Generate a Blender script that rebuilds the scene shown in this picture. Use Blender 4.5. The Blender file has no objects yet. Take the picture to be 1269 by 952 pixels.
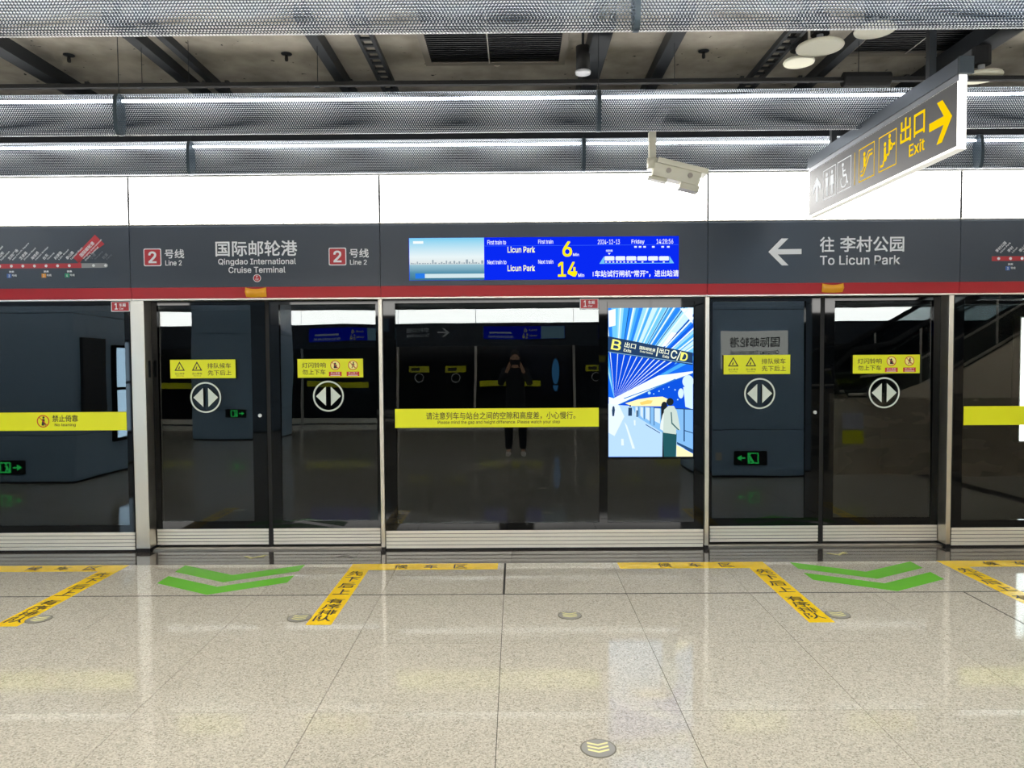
import bpy, bmesh, math, random
from mathutils import Vector, Matrix
random.seed(7)
SC = bpy.context.scene
COL = SC.collection

# ------------------------------------------------------------------ camera
FPX, IW, IH = 925.0, 1269.0, 952.0
YAW, PIT, ROL, EYE = -.0049, .0389, -.0068, 1.56
_d = Vector((math.sin(YAW) * math.cos(PIT), math.cos(YAW) * math.cos(PIT), -math.sin(PIT)))
_r0 = _d.cross(Vector((0, 0, 1))).normalized(); _u0 = _r0.cross(_d)
_r = math.cos(ROL) * _r0 + math.sin(ROL) * _u0
_u = -math.sin(ROL) * _r0 + math.cos(ROL) * _u0
CAM = Vector((0, 0, EYE))
cd = bpy.data.cameras.new('camera'); cam = bpy.data.objects.new('camera', cd); COL.objects.link(cam)
cd.sensor_fit = 'HORIZONTAL'; cd.sensor_width = 36.0; cd.lens = 36.0 * FPX / IW
cd.clip_start = .02; cd.clip_end = 100
m3 = Matrix((_r, _u, -_d)).transposed()
cam.matrix_world = Matrix.Translation(CAM) @ m3.to_4x4()
SC.camera = cam

# ------------------------------------------------------------------ world, exposure
w = bpy.data.worlds.new('world'); SC.world = w; w.use_nodes = True
w.node_tree.nodes['Background'].inputs[0].default_value = (.80, .86, .95, 1)
w.node_tree.nodes['Background'].inputs[1].default_value = .12
SC.view_settings.view_transform = 'Standard'; SC.view_settings.look = 'None'
SC.view_settings.gamma = 1; SC.view_settings.use_curve_mapping = False
SC.view_settings.exposure = 0.12
PANEL_POWER = 15.0        # luminous band above the screen doors, both sides of the platform
TUBE_POWER = 10.0        # light tubes inside the perforated baffles
FILL_POWER = 28.0         # unseen strips added over the rear platform to brighten the floor
SC.cycles.use_denoising = True
SC.cycles.max_bounces = 8; SC.cycles.diffuse_bounces = 4; SC.cycles.glossy_bounces = 5
SC.cycles.transparent_max_bounces = 24; SC.cycles.transmission_bounces = 4
SC.cycles.caustics_reflective = False; SC.cycles.caustics_refractive = False
SC.cycles.sample_clamp_indirect = 6.0

# ------------------------------------------------------------------ pixel -> place
def _ray(px, py):
    return _r * ((px - IW / 2) / FPX) + _u * (-(py - IH / 2) / FPX) + _d
def at(px, py, Y):
    v = _ray(px, py); return CAM + v * (Y / v.y)
def fl(px, py, z=0.0):
    v = _ray(px, py); return CAM + v * ((z - EYE) / v.z)
def wz(px, py, Y):
    p = at(px, py, Y); return (p.x, p.z)

# ------------------------------------------------------------------ materials
def S(r, g, b):
    f = lambda c: (c / 255 / 12.92) if c <= 10.3 else ((c / 255 + .055) / 1.055) ** 2.4
    return (f(r), f(g), f(b), 1)
MATS = {}
def mat(name, rgb=(128, 128, 128), rough=.5, metal=0., spec=.5, noise=0., nscale=8., emit=None, power=0., coat=0., bump=0., bscale=60.):
    if name in MATS: return MATS[name]
    m = bpy.data.materials.new(name); m.use_nodes = True; nt = m.node_tree
    b = nt.nodes['Principled BSDF']; c = S(*rgb)
    b.inputs['Base Color'].default_value = c; b.inputs['Roughness'].default_value = rough
    b.inputs['Metallic'].default_value = metal; b.inputs['Specular IOR Level'].default_value = spec
    b.inputs['Coat Weight'].default_value = coat; b.inputs['Coat Roughness'].default_value = .05
    if emit:
        b.inputs['Emission Color'].default_value = S(*emit); b.inputs['Emission Strength'].default_value = power
    if noise:
        t = nt.nodes.new('ShaderNodeTexNoise'); t.inputs['Scale'].default_value = nscale; t.inputs['Detail'].default_value = 4
        g = nt.nodes.new('ShaderNodeNewGeometry'); nt.links.new(g.outputs['Position'], t.inputs['Vector'])
        mp = nt.nodes.new('ShaderNodeMapRange'); mp.inputs[3].default_value = 1 - noise; mp.inputs[4].default_value = 1 + noise
        mp.inputs[1].default_value = .25; mp.inputs[2].default_value = .75
        nt.links.new(t.outputs['Fac'], mp.inputs[0])
        mx = nt.nodes.new('ShaderNodeVectorMath'); mx.operation = 'SCALE'; mx.inputs[0].default_value = c[:3]
        nt.links.new(mp.outputs[0], mx.inputs['Scale']); nt.links.new(mx.outputs[0], b.inputs['Base Color'])
    if bump:
        t = nt.nodes.new('ShaderNodeTexNoise'); t.inputs['Scale'].default_value = bscale
        bp = nt.nodes.new('ShaderNodeBump'); bp.inputs['Strength'].default_value = bump; bp.inputs['Distance'].default_value = .01
        nt.links.new(t.outputs['Fac'], bp.inputs['Height']); nt.links.new(bp.outputs[0], b.inputs['Normal'])
    MATS[name] = m; return m
def glow(rgb, power=1.0):
    n = 'glow_%d_%d_%d_%d' % (*rgb, int(power * 100))
    if n in MATS: return MATS[n]
    m = bpy.data.materials.new(n); m.use_nodes = True; nt = m.node_tree; nt.nodes.clear()
    o = nt.nodes.new('ShaderNodeOutputMaterial'); e = nt.nodes.new('ShaderNodeEmission')
    e.inputs[0].default_value = S(*rgb); e.inputs[1].default_value = power
    nt.links.new(e.outputs[0], o.inputs[0]); MATS[n] = m; return m
def glow_ramp(name, stops, power=1.0):
    m = bpy.data.materials.new(name); m.use_nodes = True; nt = m.node_tree; nt.nodes.clear()
    o = nt.nodes.new('ShaderNodeOutputMaterial'); e = nt.nodes.new('ShaderNodeEmission')
    tc = nt.nodes.new('ShaderNodeTexCoord'); sp = nt.nodes.new('ShaderNodeSeparateXYZ'); r = nt.nodes.new('ShaderNodeValToRGB')
    nt.links.new(tc.outputs['Generated'], sp.inputs[0]); nt.links.new(sp.outputs[2], r.inputs[0]); nt.links.new(r.outputs[0], e.inputs[0])
    els = r.color_ramp.elements
    while len(els) < len(stops): els.new(.5)
    for el, (p, c) in zip(els, stops): el.position = p; el.color = S(*c)
    e.inputs[1].default_value = power; nt.links.new(e.outputs[0], o.inputs[0]); MATS[name] = m; return m

def steel(name, rgb, rough, streak=(2, 2, 300)):
    m = bpy.data.materials.new(name); m.use_nodes = True; nt = m.node_tree; b = nt.nodes['Principled BSDF']
    b.inputs['Base Color'].default_value = S(*rgb); b.inputs['Metallic'].default_value = 1
    g = nt.nodes.new('ShaderNodeNewGeometry'); mp = nt.nodes.new('ShaderNodeMapping'); mp.inputs['Scale'].default_value = streak
    t = nt.nodes.new('ShaderNodeTexNoise'); t.inputs['Scale'].default_value = 1.5; t.inputs['Detail'].default_value = 3
    nt.links.new(g.outputs['Position'], mp.inputs[0]); nt.links.new(mp.outputs[0], t.inputs[0])
    mr = nt.nodes.new('ShaderNodeMapRange'); mr.inputs[3].default_value = rough - .06; mr.inputs[4].default_value = rough + .08
    nt.links.new(t.outputs['Fac'], mr.inputs[0]); nt.links.new(mr.outputs[0], b.inputs['Roughness'])
    MATS[name] = m; return m

def floor_mat():
    m = bpy.data.materials.new('speckled_stone_tile'); m.use_nodes = True; nt = m.node_tree; b = nt.nodes['Principled BSDF']
    N = nt.nodes.new; L = nt.links.new
    g = N('ShaderNodeNewGeometry'); oi = N('ShaderNodeObjectInfo')
    v = N('ShaderNodeTexVoronoi'); v.inputs['Scale'].default_value = 165; L(g.outputs['Position'], v.inputs['Vector'])
    sp = N('ShaderNodeSeparateColor'); L(v.outputs['Color'], sp.inputs[0])
    r = N('ShaderNodeValToRGB'); L(sp.outputs[0], r.inputs[0])
    els = r.color_ramp.elements; els[0].position = 0; els[0].color = S(158, 152, 138); els[1].position = 1; els[1].color = S(219, 213, 198)
    e = els.new(.22); e.color = S(187, 181, 166); e = els.new(.6); e.color = S(202, 196, 180)
    n2 = N('ShaderNodeTexNoise'); n2.inputs['Scale'].default_value = 2.2; n2.inputs['Detail'].default_value = 5; L(g.outputs['Position'], n2.inputs['Vector'])
    ad = N('ShaderNodeMath'); ad.operation = 'MULTIPLY_ADD'; ad.inputs[1].default_value = .05; L(oi.outputs['Random'], ad.inputs[0])
    m2 = N('ShaderNodeMapRange'); m2.inputs[3].default_value = .90; m2.inputs[4].default_value = 1.02; L(n2.outputs['Fac'], m2.inputs[0]); L(m2.outputs[0], ad.inputs[2])
    mx = N('ShaderNodeVectorMath'); mx.operation = 'SCALE'; L(r.outputs[0], mx.inputs[0]); L(ad.outputs[0], mx.inputs['Scale'])
    L(mx.outputs[0], b.inputs['Base Color'])
    n3 = N('ShaderNodeTexNoise'); n3.inputs['Scale'].default_value = 1.1; n3.inputs['Detail'].default_value = 6; L(g.outputs['Position'], n3.inputs['Vector'])
    mr = N('ShaderNodeMapRange'); mr.inputs[3].default_value = .015; mr.inputs[4].default_value = .085; L(n3.outputs['Fac'], mr.inputs[0]); L(mr.outputs[0], b.inputs['Roughness'])
    b.inputs['Specular IOR Level'].default_value = .5
    MATS['tile'] = m; return m

def glass_mat():
    m = bpy.data.materials.new('tinted_door_glass'); m.use_nodes = True; nt = m.node_tree; nt.nodes.clear()
    N = nt.nodes.new; L = nt.links.new
    o = N('ShaderNodeOutputMaterial'); mx = N('ShaderNodeMixShader'); tr = N('ShaderNodeBsdfTransparent'); gl = N('ShaderNodeBsdfGlossy')
    tr.inputs[0].default_value = (.50, .54, .55, 1); gl.inputs['Roughness'].default_value = 0.0; gl.inputs['Color'].default_value = (.95, .98, .99, 1)
    g = N('ShaderNodeNewGeometry'); dt = N('ShaderNodeVectorMath'); dt.operation = 'DOT_PRODUCT'
    L(g.outputs['Normal'], dt.inputs[0]); L(g.outputs['Incoming'], dt.inputs[1])
    ab = N('ShaderNodeMath'); ab.operation = 'ABSOLUTE'; L(dt.outputs['Value'], ab.inputs[0])
    sb = N('ShaderNodeMath'); sb.operation = 'SUBTRACT'; sb.inputs[0].default_value = 1; L(ab.outputs[0], sb.inputs[1])
    pw = N('ShaderNodeMath'); pw.operation = 'POWER'; pw.inputs[1].default_value = 5; L(sb.outputs[0], pw.inputs[0])
    ma = N('ShaderNodeMath'); ma.operation = 'MULTIPLY_ADD'; ma.inputs[1].default_value = .94; ma.inputs[2].default_value = .050; L(pw.outputs[0], ma.inputs[0])
    L(ma.outputs[0], mx.inputs[0]); L(tr.outputs[0], mx.inputs[1]); L(gl.outputs[0], mx.inputs[2]); L(mx.outputs[0], o.inputs[0])
    # float glass is never perfectly flat: long soft waves
    t = N('ShaderNodeTexNoise'); t.inputs['Scale'].default_value = 1.3; t.inputs['Detail'].default_value = 1
    bp = N('ShaderNodeBump'); bp.inputs['Strength'].default_value = .06; bp.inputs['Distance'].default_value = .02
    L(g.outputs['Position'], t.inputs['Vector']); L(t.outputs['Fac'], bp.inputs['Height']); L(bp.outputs[0], gl.inputs['Normal'])
    MATS['glass'] = m; return m

def perforated_mat(name='perforated_aluminium', rgb=(62, 72, 84), metal=.5):
    m = bpy.data.materials.new(name); m.use_nodes = True; nt = m.node_tree
    N = nt.nodes.new; L = nt.links.new; b = nt.nodes['Principled BSDF']; o = nt.nodes['Material Output']
    b.inputs['Base Color'].default_value = S(*rgb); b.inputs['Metallic'].default_value = metal; b.inputs['Roughness'].default_value = .42
    uv = N('ShaderNodeUVMap'); uv.uv_map = 'metric'
    P = .0142
    outs = []
    for off in ((0, 0), (.5, .5)):
        mp = N('ShaderNodeMapping'); mp.vector_type = 'POINT'; mp.inputs['Scale'].default_value = (1 / P, 1 / (P * 1.732), 1)
        mp.inputs['Location'].default_value = (off[0], off[1], 0); L(uv.outputs[0], mp.inputs[0])
        fr = N('ShaderNodeVectorMath'); fr.operation = 'FRACTION'; L(mp.outputs[0], fr.inputs[0])
        sb = N('ShaderNodeVectorMath'); sb.operation = 'SUBTRACT'; sb.inputs[1].default_value = (.5, .5, 0); L(fr.outputs[0], sb.inputs[0])
        ml = N('ShaderNodeVectorMath'); ml.operation = 'MULTIPLY'; ml.inputs[1].default_value = (1, 1.732, 0); L(sb.outputs[0], ml.inputs[0])
        ln = N('ShaderNodeVectorMath'); ln.operation = 'LENGTH'; L(ml.outputs[0], ln.inputs[0]); outs.append(ln)
    mn = N('ShaderNodeMath'); mn.operation = 'MINIMUM'; L(outs[0].outputs['Value'], mn.inputs[0]); L(outs[1].outputs['Value'], mn.inputs[1])
    lt = N('ShaderNodeMath'); lt.operation = 'LESS_THAN'; lt.inputs[1].default_value = .37; L(mn.outputs[0], lt.inputs[0])
    tr = N('ShaderNodeBsdfTransparent'); mx = N('ShaderNodeMixShader')
    L(lt.outputs[0], mx.inputs[0]); L(b.outputs[0], mx.inputs[1]); L(tr.outputs[0], mx.inputs[2]); L(mx.outputs[0], o.inputs[0])
    MATS[name] = m; return m

def slab_mat():
    m = bpy.data.materials.new('rough_concrete'); m.use_nodes = True; nt = m.node_tree; b = nt.nodes['Principled BSDF']
    N = nt.nodes.new; L = nt.links.new; g = N('ShaderNodeNewGeometry')
    n = N('ShaderNodeTexNoise'); n.inputs['Scale'].default_value = 3.2; n.inputs['Detail'].default_value = 8; L(g.outputs['Position'], n.inputs['Vector'])
    r = N('ShaderNodeValToRGB'); L(n.outputs['Fac'], r.inputs[0]); els = r.color_ramp.elements
    els[0].position = .3; els[0].color = S(128, 122, 112); els[1].position = .7; els[1].color = S(176, 169, 156)
    v = N('ShaderNodeTexNoise'); v.inputs['Scale'].default_value = 17; v.inputs['Detail'].default_value = 3; L(g.outputs['Position'], v.inputs['Vector'])
    lt = N('ShaderNodeMapRange'); lt.inputs[1].default_value = .70; lt.inputs[2].default_value = .73; L(v.outputs['Fac'], lt.inputs[0])
    mx = N('ShaderNodeMix'); mx.data_type = 'RGBA'; L(lt.outputs[0], mx.inputs['Factor']); L(r.outputs[0], mx.inputs['A']); mx.inputs['B'].default_value = S(38, 36, 34)
    L(mx.outputs['Result'], b.inputs['Base Color']); b.inputs['Roughness'].default_value = .9
    MATS['concrete'] = m; return m

M_TILE = floor_mat(); M_GLASS = glass_mat(); M_PERF = perforated_mat(); M_PERFB = perforated_mat('perforated_lit_back', (226, 228, 230), 0.); M_CONC = slab_mat()  # baffle skins: shaded front and lit back of one metal, put into two colours
M_STEEL = steel('brushed_steel', (216, 210, 198), .34, (300, 300, 2))
M_KICK = steel('grooved_kick_steel', (250, 246, 234), .36, (1, 1, 4))
M_KICK.node_tree.nodes['Principled BSDF'].inputs['Metallic'].default_value = .5
M_FASCIA = mat('charcoal_enamel', (39, 50, 63), .3, noise=.03, nscale=2)
M_RED = mat('red_enamel', (172, 34, 46), .34)
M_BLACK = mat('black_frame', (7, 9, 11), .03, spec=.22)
M_RUBBER = mat('black_rubber', (12, 12, 13), .7)
M_WHITE = mat('white_print', (226, 229, 233), .5)
M_YELLOW = mat('yellow_sticker', (228, 232, 14), .38)
M_FYELLOW = mat('yellow_floor_film', (255, 214, 40), .22)
M_FGREEN = mat('green_floor_film', (112, 198, 58), .22)
M_INK = mat('black_ink', (28, 26, 24), .5)
M_REDINK = mat('red_ink', (196, 44, 30), .5)
M_GRANITE = mat('dark_polished_granite', (74, 70, 66), .08, noise=.25, nscale=90)
M_DARKSTEEL = mat('dark_painted_steel', (38, 41, 45), .5, metal=.3)
M_JOINT = mat('joint_filler', (60, 55, 47), .8)
M_CREAM = mat('cream_plastic', (214, 211, 192), .45)
M_CCTV = mat('ivory_painted_metal', (205, 202, 184), .42)
M_AMBER = mat('amber_lamp_cover', (214, 150, 20), .3, emit=(214, 150, 20), power=.06)
M_PANEL = glow((255, 253, 248), PANEL_POWER)
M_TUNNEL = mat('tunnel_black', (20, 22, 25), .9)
M_COLUMN = mat('blue_grey_cladding', (158, 186, 214), .35)
M_CLAD = mat('escalator_cladding', (238, 222, 196), .32, metal=.1)

# ------------------------------------------------------------------ mesh helpers
class MB:
    def __init__(s): s.v = []; s.f = []
    def raw(s, vs, fs):
        n = len(s.v); s.v += [tuple(p) for p in vs]; s.f += [[i + n for i in f] for f in fs]; return s
    def box(s, x0, x1, y0, y1, z0, z1):
        return s.raw([(x0, y0, z0), (x1, y0, z0), (x1, y1, z0), (x0, y1, z0), (x0, y0, z1), (x1, y0, z1), (x1, y1, z1), (x0, y1, z1)],
                     [(0, 3, 2, 1), (4, 5, 6, 7), (0, 1, 5, 4), (1, 2, 6, 5), (2, 3, 7, 6), (3, 0, 4, 7)])
    def prism(s, pts, a, b, axis='x'):   # pts: 2-D outline, swept from a to b along an axis
        k = len(pts)
        def P(p, t):
            return {'x': (t, p[0], p[1]), 'y': (p[0], t, p[1]), 'z': (p[0], p[1], t)}[axis]
        vs = [P(p, a) for p in pts] + [P(p, b) for p in pts]
        fs = [list(range(k))[::-1], [k + i for i in range(k)]] + [(i, (i + 1) % k, k + (i + 1) % k, k + i) for i in range(k)]
        return s.raw(vs, fs)
    def tube(s, p, q, r, n=12, r2=None):
        p, q = Vector(p), Vector(q); d = (q - p).normalized(); r2 = r if r2 is None else r2
        a = d.orthogonal().normalized(); b = d.cross(a)
        vs = [p + (a * math.cos(t) + b * math.sin(t)) * r for t in [2 * math.pi * i / n for i in range(n)]]
        vs += [q + (a * math.cos(t) + b * math.sin(t)) * r2 for t in [2 * math.pi * i / n for i in range(n)]]
        fs = [list(range(n))[::-1], [n + i for i in range(n)]] + [(i, (i + 1) % n, n + (i + 1) % n, n + i) for i in range(n)]
        return s.raw(vs, fs)
    def path(s, pts, r, n=10):
        for a, b in zip(pts, pts[1:]): s.tube(a, b, r, n)
        return s
    def lathe(s, prof, c, n=24):         # prof: (radius, z) list
        vs = []; fs = []
        for (r, z) in prof:
            vs += [(c[0] + r * math.cos(2 * math.pi * i / n), c[1] + r * math.sin(2 * math.pi * i / n), c[2] + z) for i in range(n)]
        for k in range(len(prof) - 1):
            for i in range(n):
                j = (i + 1) % n; fs.append((k * n + i, k * n + j, (k + 1) * n + j, (k + 1) * n + i))
        fs.append(list(range(n))[::-1]); fs.append([(len(prof) - 1) * n + i for i in range(n)])
        return s.raw(vs, fs)
    def build(s, name, m, parent=None, smooth=False, bevel=0.):
        me = bpy.data.meshes.new(name); me.from_pydata(s.v, [], s.f); me.update()
        bm = bmesh.new(); bm.from_mesh(me); bmesh.ops.recalc_face_normals(bm, faces=bm.faces); bm.to_mesh(me); bm.free()
        if smooth:
            for p in me.polygons: p.use_smooth = len(p.vertices) <= 4
        me.materials.append(m)
        return link(name, me, parent, bevel)
def link(name, data, parent=None, bevel=0.):
    o = bpy.data.objects.new(name, data); COL.objects.link(o)
    if parent is not None:
        o.parent = parent; o.matrix_parent_inverse = Matrix.Translation(-Vector(parent.location))
    if bevel:
        md = o.modifiers.new('bevel', 'BEVEL'); md.width = bevel; md.segments = 2; md.limit_method = 'ANGLE'
    return o
def box(name, m, parent, x0, x1, y0, y1, z0, z1, bevel=0.): return MB().box(x0, x1, y0, y1, z0, z1).build(name, m, parent, bevel=bevel)
def thing(name, label, cat, loc=(0, 0, 0), group=None):
    o = bpy.data.objects.new(name, None); COL.objects.link(o); o.location = loc; o.empty_display_size = .1
    return tag(o, label, cat, group)
def tag(o, label, cat, group=None):
    o['label'] = label; o['category'] = cat
    if group: o['group'] = group
    return o
def struct(o): o['kind'] = 'structure'; return o

# flat print: polygons and lettering lying on a plane fn(u, v, lift)
import os
_tc = bpy.data.curves.new('lettering', 'FONT')
_default = _tc.font
try:   # the sans face that ships with Blender, if it is there
    _inter = bpy.data.fonts.load(os.path.join(bpy.utils.system_resource('DATAFILES'), 'fonts', 'Inter.woff2'))
except Exception:
    _inter = None
_to = bpy.data.objects.new('lettering', _tc)
_cache = {}
def glyphs(body, bold=0., line=1.0):
    k = (body, bold, line)
    if k not in _cache:
        cjk = any(ord(ch) > 0x2fff for ch in body)
        _tc.font = _inter if (_inter and not cjk) else _default
        _tc.body = body; _tc.size = 1; _tc.offset = 0; _tc.align_x = 'CENTER'; _tc.space_line = line; _tc.resolution_u = 3
        me = bpy.data.meshes.new_from_object(_to)
        vs = [(v.co.x, v.co.y, 0) for v in me.vertices]; fs = [list(p.vertices) for p in me.polygons]
        bpy.data.meshes.remove(me)
        if bold > .003:      # heavier strokes: the same glyphs laid a hair apart, each a film thickness above the last
            b_w = bold * (1.0 if cjk else .5); v0, f0 = vs, fs; vs = []; fs = []
            for q, (dx, dy) in enumerate(((b_w, b_w), (-b_w, -b_w), (b_w, -b_w), (-b_w, b_w))):
                n0 = len(vs); vs = vs + [(x + dx, y + dy, q * .00022) for x, y, z in v0]; fs = fs + [[i + n0 for i in f] for f in f0]
        _cache[k] = (vs, fs)
    return _cache[k]
def wall(Y): return lambda u, v, d: (u, Y - d, v)
def rear(Y): return lambda u, v, d: (u, Y + d, v)
def ground(u, v, d): return (u, v, d)
class Gfx:
    def __init__(s, fn, d=.001): s.fn = fn; s.d = d; s.b = MB(); s.cuts = []
    def poly(s, pts):
        s.b.raw([s.fn(p[0], p[1], s.d) for p in pts], [list(range(len(pts)))]); return s
    def rect(s, u0, u1, v0, v1): return s.poly([(u0, v0), (u1, v0), (u1, v1), (u0, v1)])
    def rrect(s, u0, u1, v0, v1, r):
        pts = []
        for cx, cy, a in ((u1 - r, v1 - r, 0), (u0 + r, v1 - r, 90), (u0 + r, v0 + r, 180), (u1 - r, v0 + r, 270)):
            for k in range(5):
                t = math.radians(a + 22.5 * k); pts.append((cx + r * math.cos(t), cy + r * math.sin(t)))
        return s.poly(pts)
    def disc(s, c, r, n=28, ry=None, rot=0.):
        ry = r if ry is None else ry; cr, sr = math.cos(rot), math.sin(rot)
        q = [(r * math.cos(2 * math.pi * i / n), ry * math.sin(2 * math.pi * i / n)) for i in range(n)]
        return s.poly([(c[0] + a * cr - b * sr, c[1] + a * sr + b * cr) for a, b in q])
    def ring(s, c, r0, r1, n=40):
        vs = []; fs = []
        for i in range(n):
            t = 2 * math.pi * i / n
            vs += [s.fn(c[0] + r * math.cos(t), c[1] + r * math.sin(t), s.d) for r in (r0, r1)]
        for i in range(n):
            j = (i + 1) % n; fs.append((2 * i, 2 * i + 1, 2 * j + 1, 2 * j))
        s.b.raw(vs, fs); return s
    def line(s, pts, w):
        for (a, b) in zip(pts, pts[1:]):
            dx, dy = b[0] - a[0], b[1] - a[1]; l = math.hypot(dx, dy) or 1; nx, ny = -dy / l * w / 2, dx / l * w / 2
            s.poly([(a[0] + nx, a[1] + ny), (b[0] + nx, b[1] + ny), (b[0] - nx, b[1] - ny), (a[0] - nx, a[1] - ny)])
        return s
    def frame(s, u0, u1, v0, v1, t):
        s.rect(u0, u1, v0, v0 + t).rect(u0, u1, v1 - t, v1).rect(u0, u0 + t, v0 + t, v1 - t).rect(u1 - t, u1, v0 + t, v1 - t); return s
    def text(s, body, u0, u1, v0, v1, bold=.01, line=1.0, rot=None):
        s.cuts.append((len(s.b.v), len(s.b.f)))
        vs, fs = glyphs(body, bold, line)
        xs = [p[0] for p in vs]; ys = [p[1] for p in vs]
        a0, a1, b0, b1 = min(xs), max(xs), min(ys), max(ys)
        out = []
        for (x, y, z) in vs:
            u = u0 + (x - a0) / (a1 - a0) * (u1 - u0); v = v0 + (y - b0) / (b1 - b0) * (v1 - v0)
            if rot:
                (cx, cy, t) = rot; du, dv = u - cx, v - cy
                u, v = cx + du * math.cos(t) - dv * math.sin(t), cy + du * math.sin(t) + dv * math.cos(t)
            out.append(s.fn(u, v, s.d + z))
        s.b.raw(out, fs); s.cuts.append((len(s.b.v), len(s.b.f))); return s
    def build(s, name, m, parent):
        if 'lettering' in name or name in ('display_print', 'station_names', 'minutes'):     # each line of print is a part of its own
            cs = sorted(set([(0, 0)] + s.cuts + [(len(s.b.v), len(s.b.f))])); o = None
            for (a, fa), (b, fb) in zip(cs, cs[1:]):
                me = bpy.data.meshes.new(name); me.from_pydata(s.b.v[a:b], [], [[i - a for i in f] for f in s.b.f[fa:fb]]); me.update(); me.materials.append(m); o = link(name, me, parent)
            return o
        me = bpy.data.meshes.new(name); me.from_pydata(s.b.v, [], s.b.f); me.update(); me.materials.append(m)
        return link(name, me, parent)
def PB(x0, x1, y0, y1, Y):   # pixel box -> (u0, u1, v0, v1) on the plane at depth Y
    a = wz(x0, (y0 + y1) / 2, Y)[0]; b = wz(x1, (y0 + y1) / 2, Y)[0]
    return (a, b, wz((x0 + x1) / 2, y1, Y)[1], wz((x0 + x1) / 2, y0, Y)[1])

# ================================================================== THE SETTING
YE, YJ = 5.54, 4.815          # edge of the pale paving, wide joint
YF, YG, YDR = 5.88, 5.93, 6.02  # header face, fixed glass, sliding doors
XS = [-5.587, -3.022, -1.056, 1.509, 3.479, 6.04]   # header seams
Z_HB, Z_RT, Z_HT, Z_LT = 2.015, 2.108, 2.594, 2.963

# floor: bed + paving
floor = struct(box('floor', M_JOINT, None, -15, 15, -7.35, YE, -.12, -.006))
cols = [-0.087 + .8 * k for k in range(-6, 8)]
_tm = {}
def tile_piece(x0, x1, y0, y1, g0=.0016):
    k = (round(x1 - x0, 3), round(y1 - y0, 3), g0)
    if k not in _tm:
        bm = bmesh.new(); a, b = (x1 - x0) / 2 - g0, (y1 - y0) / 2 - g0
        vs = [bm.verts.new(p) for p in ((-a, -b, 0), (a, -b, 0), (a, b, 0), (-a, b, 0))]
        lo = [bm.verts.new((p[0] + .0006 * (1 if p[0] > 0 else -1), p[1] + .0006 * (1 if p[1] > 0 else -1), -.006)) for p in ((-a, -b), (a, -b), (a, b), (-a, b))]
        bm.faces.new(vs); [bm.faces.new((lo[i], lo[(i + 1) % 4], vs[(i + 1) % 4], vs[i])) for i in range(4)]
        me = bpy.data.meshes.new('tile'); bm.to_mesh(me); bm.free(); me.materials.append(M_TILE); _tm[k] = me
    o = link('tile', _tm[k], floor); o.location = ((x0 + x1) / 2, (y0 + y1) / 2, 0)
edges0 = cols                                            # first row: wide joint at x = -0.087
for a, b in zip(edges0, edges0[1:]):
    l = a + (.006 if abs(a + .087) < .01 else 0); r = b - (.006 if abs(b + .087) < .01 else 0)
    tile_piece(l, r, YJ + .007, YE)
edges1 = [c for c in cols if c < 2.4] + [2.905] + [2.905 + .8 * k for k in (1, 2, 3)]
rows = [YJ - .007, 3.985, 3.21, 2.41, 1.61]
for y1, y0 in zip(rows, rows[1:]):
    for a, b in zip(edges1, edges1[1:]):
        l = a + (.004 if a == 2.905 else 0); r = b - (.004 if b == 2.905 else 0)
        tile_piece(l, r, y0, y1)
for jx in (((-5.0, 6.1), (YJ - .0072, YJ + .0072)), ((2.9008, 2.9092), (1.61, YJ - .0073)), ((-.0932, -.0808), (YJ + .0073, YE))):
    box('joint_strip', mat('black_joint', (34, 31, 26), .7), floor, *jx[0], *jx[1], -.006, -.0006)
rest = MB()
for k in range(-18, 19):
    for j in range(0, 12):
        rest.raw([(-0.087 + .8 * k + .001, 1.609 - .8 * j, 0), (-0.087 + .8 * k + .799, 1.609 - .8 * j, 0), (-0.087 + .8 * k + .799, .811 - .8 * j, 0), (-0.087 + .8 * k + .001, .811 - .8 * j, 0)], [(0, 1, 2, 3)])
for (x0, x1) in ((-15, edges0[0]), (edges0[-1], 15)): rest.raw([(x0, 1.61, 0), (x1, 1.61, 0), (x1, YE, 0), (x0, YE, 0)], [(0, 1, 2, 3)])
rt = rest.build('tile_field', M_TILE, floor); rt['kind'] = 'stuff'

# dark stone edge along the screen doors
edge = struct(box('trim_1', M_RUBBER, None, -15, 15, YE, 6.2, -.12, -.004))
ex = [-7.3 + 1.21 * k for k in range(13)]
for a, b in zip(ex, ex[1:]):
    box('slab', M_GRANITE, edge, a + .001, b - .001, YE + .001, YG + .03, -.05, -.0005)

# tunnel behind the doors
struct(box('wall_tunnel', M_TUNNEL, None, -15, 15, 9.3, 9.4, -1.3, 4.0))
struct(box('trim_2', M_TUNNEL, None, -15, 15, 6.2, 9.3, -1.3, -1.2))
# wall over the doors, behind the luminous band
struct(box('wall_front', mat('dark_soffit_paint', (40, 42, 46), .8), None, -15, 15, 6.95, 7.05, 2.0, 4.0))
struct(box('trim_3', M_TUNNEL, None, -15, 15, 5.99, 6.95, 2.955, 2.972))
# ceiling slab
ceiling = struct(box('ceiling', M_CONC, None, -15, 15, -7.6, 7.05, 3.9, 4.1))

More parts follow.
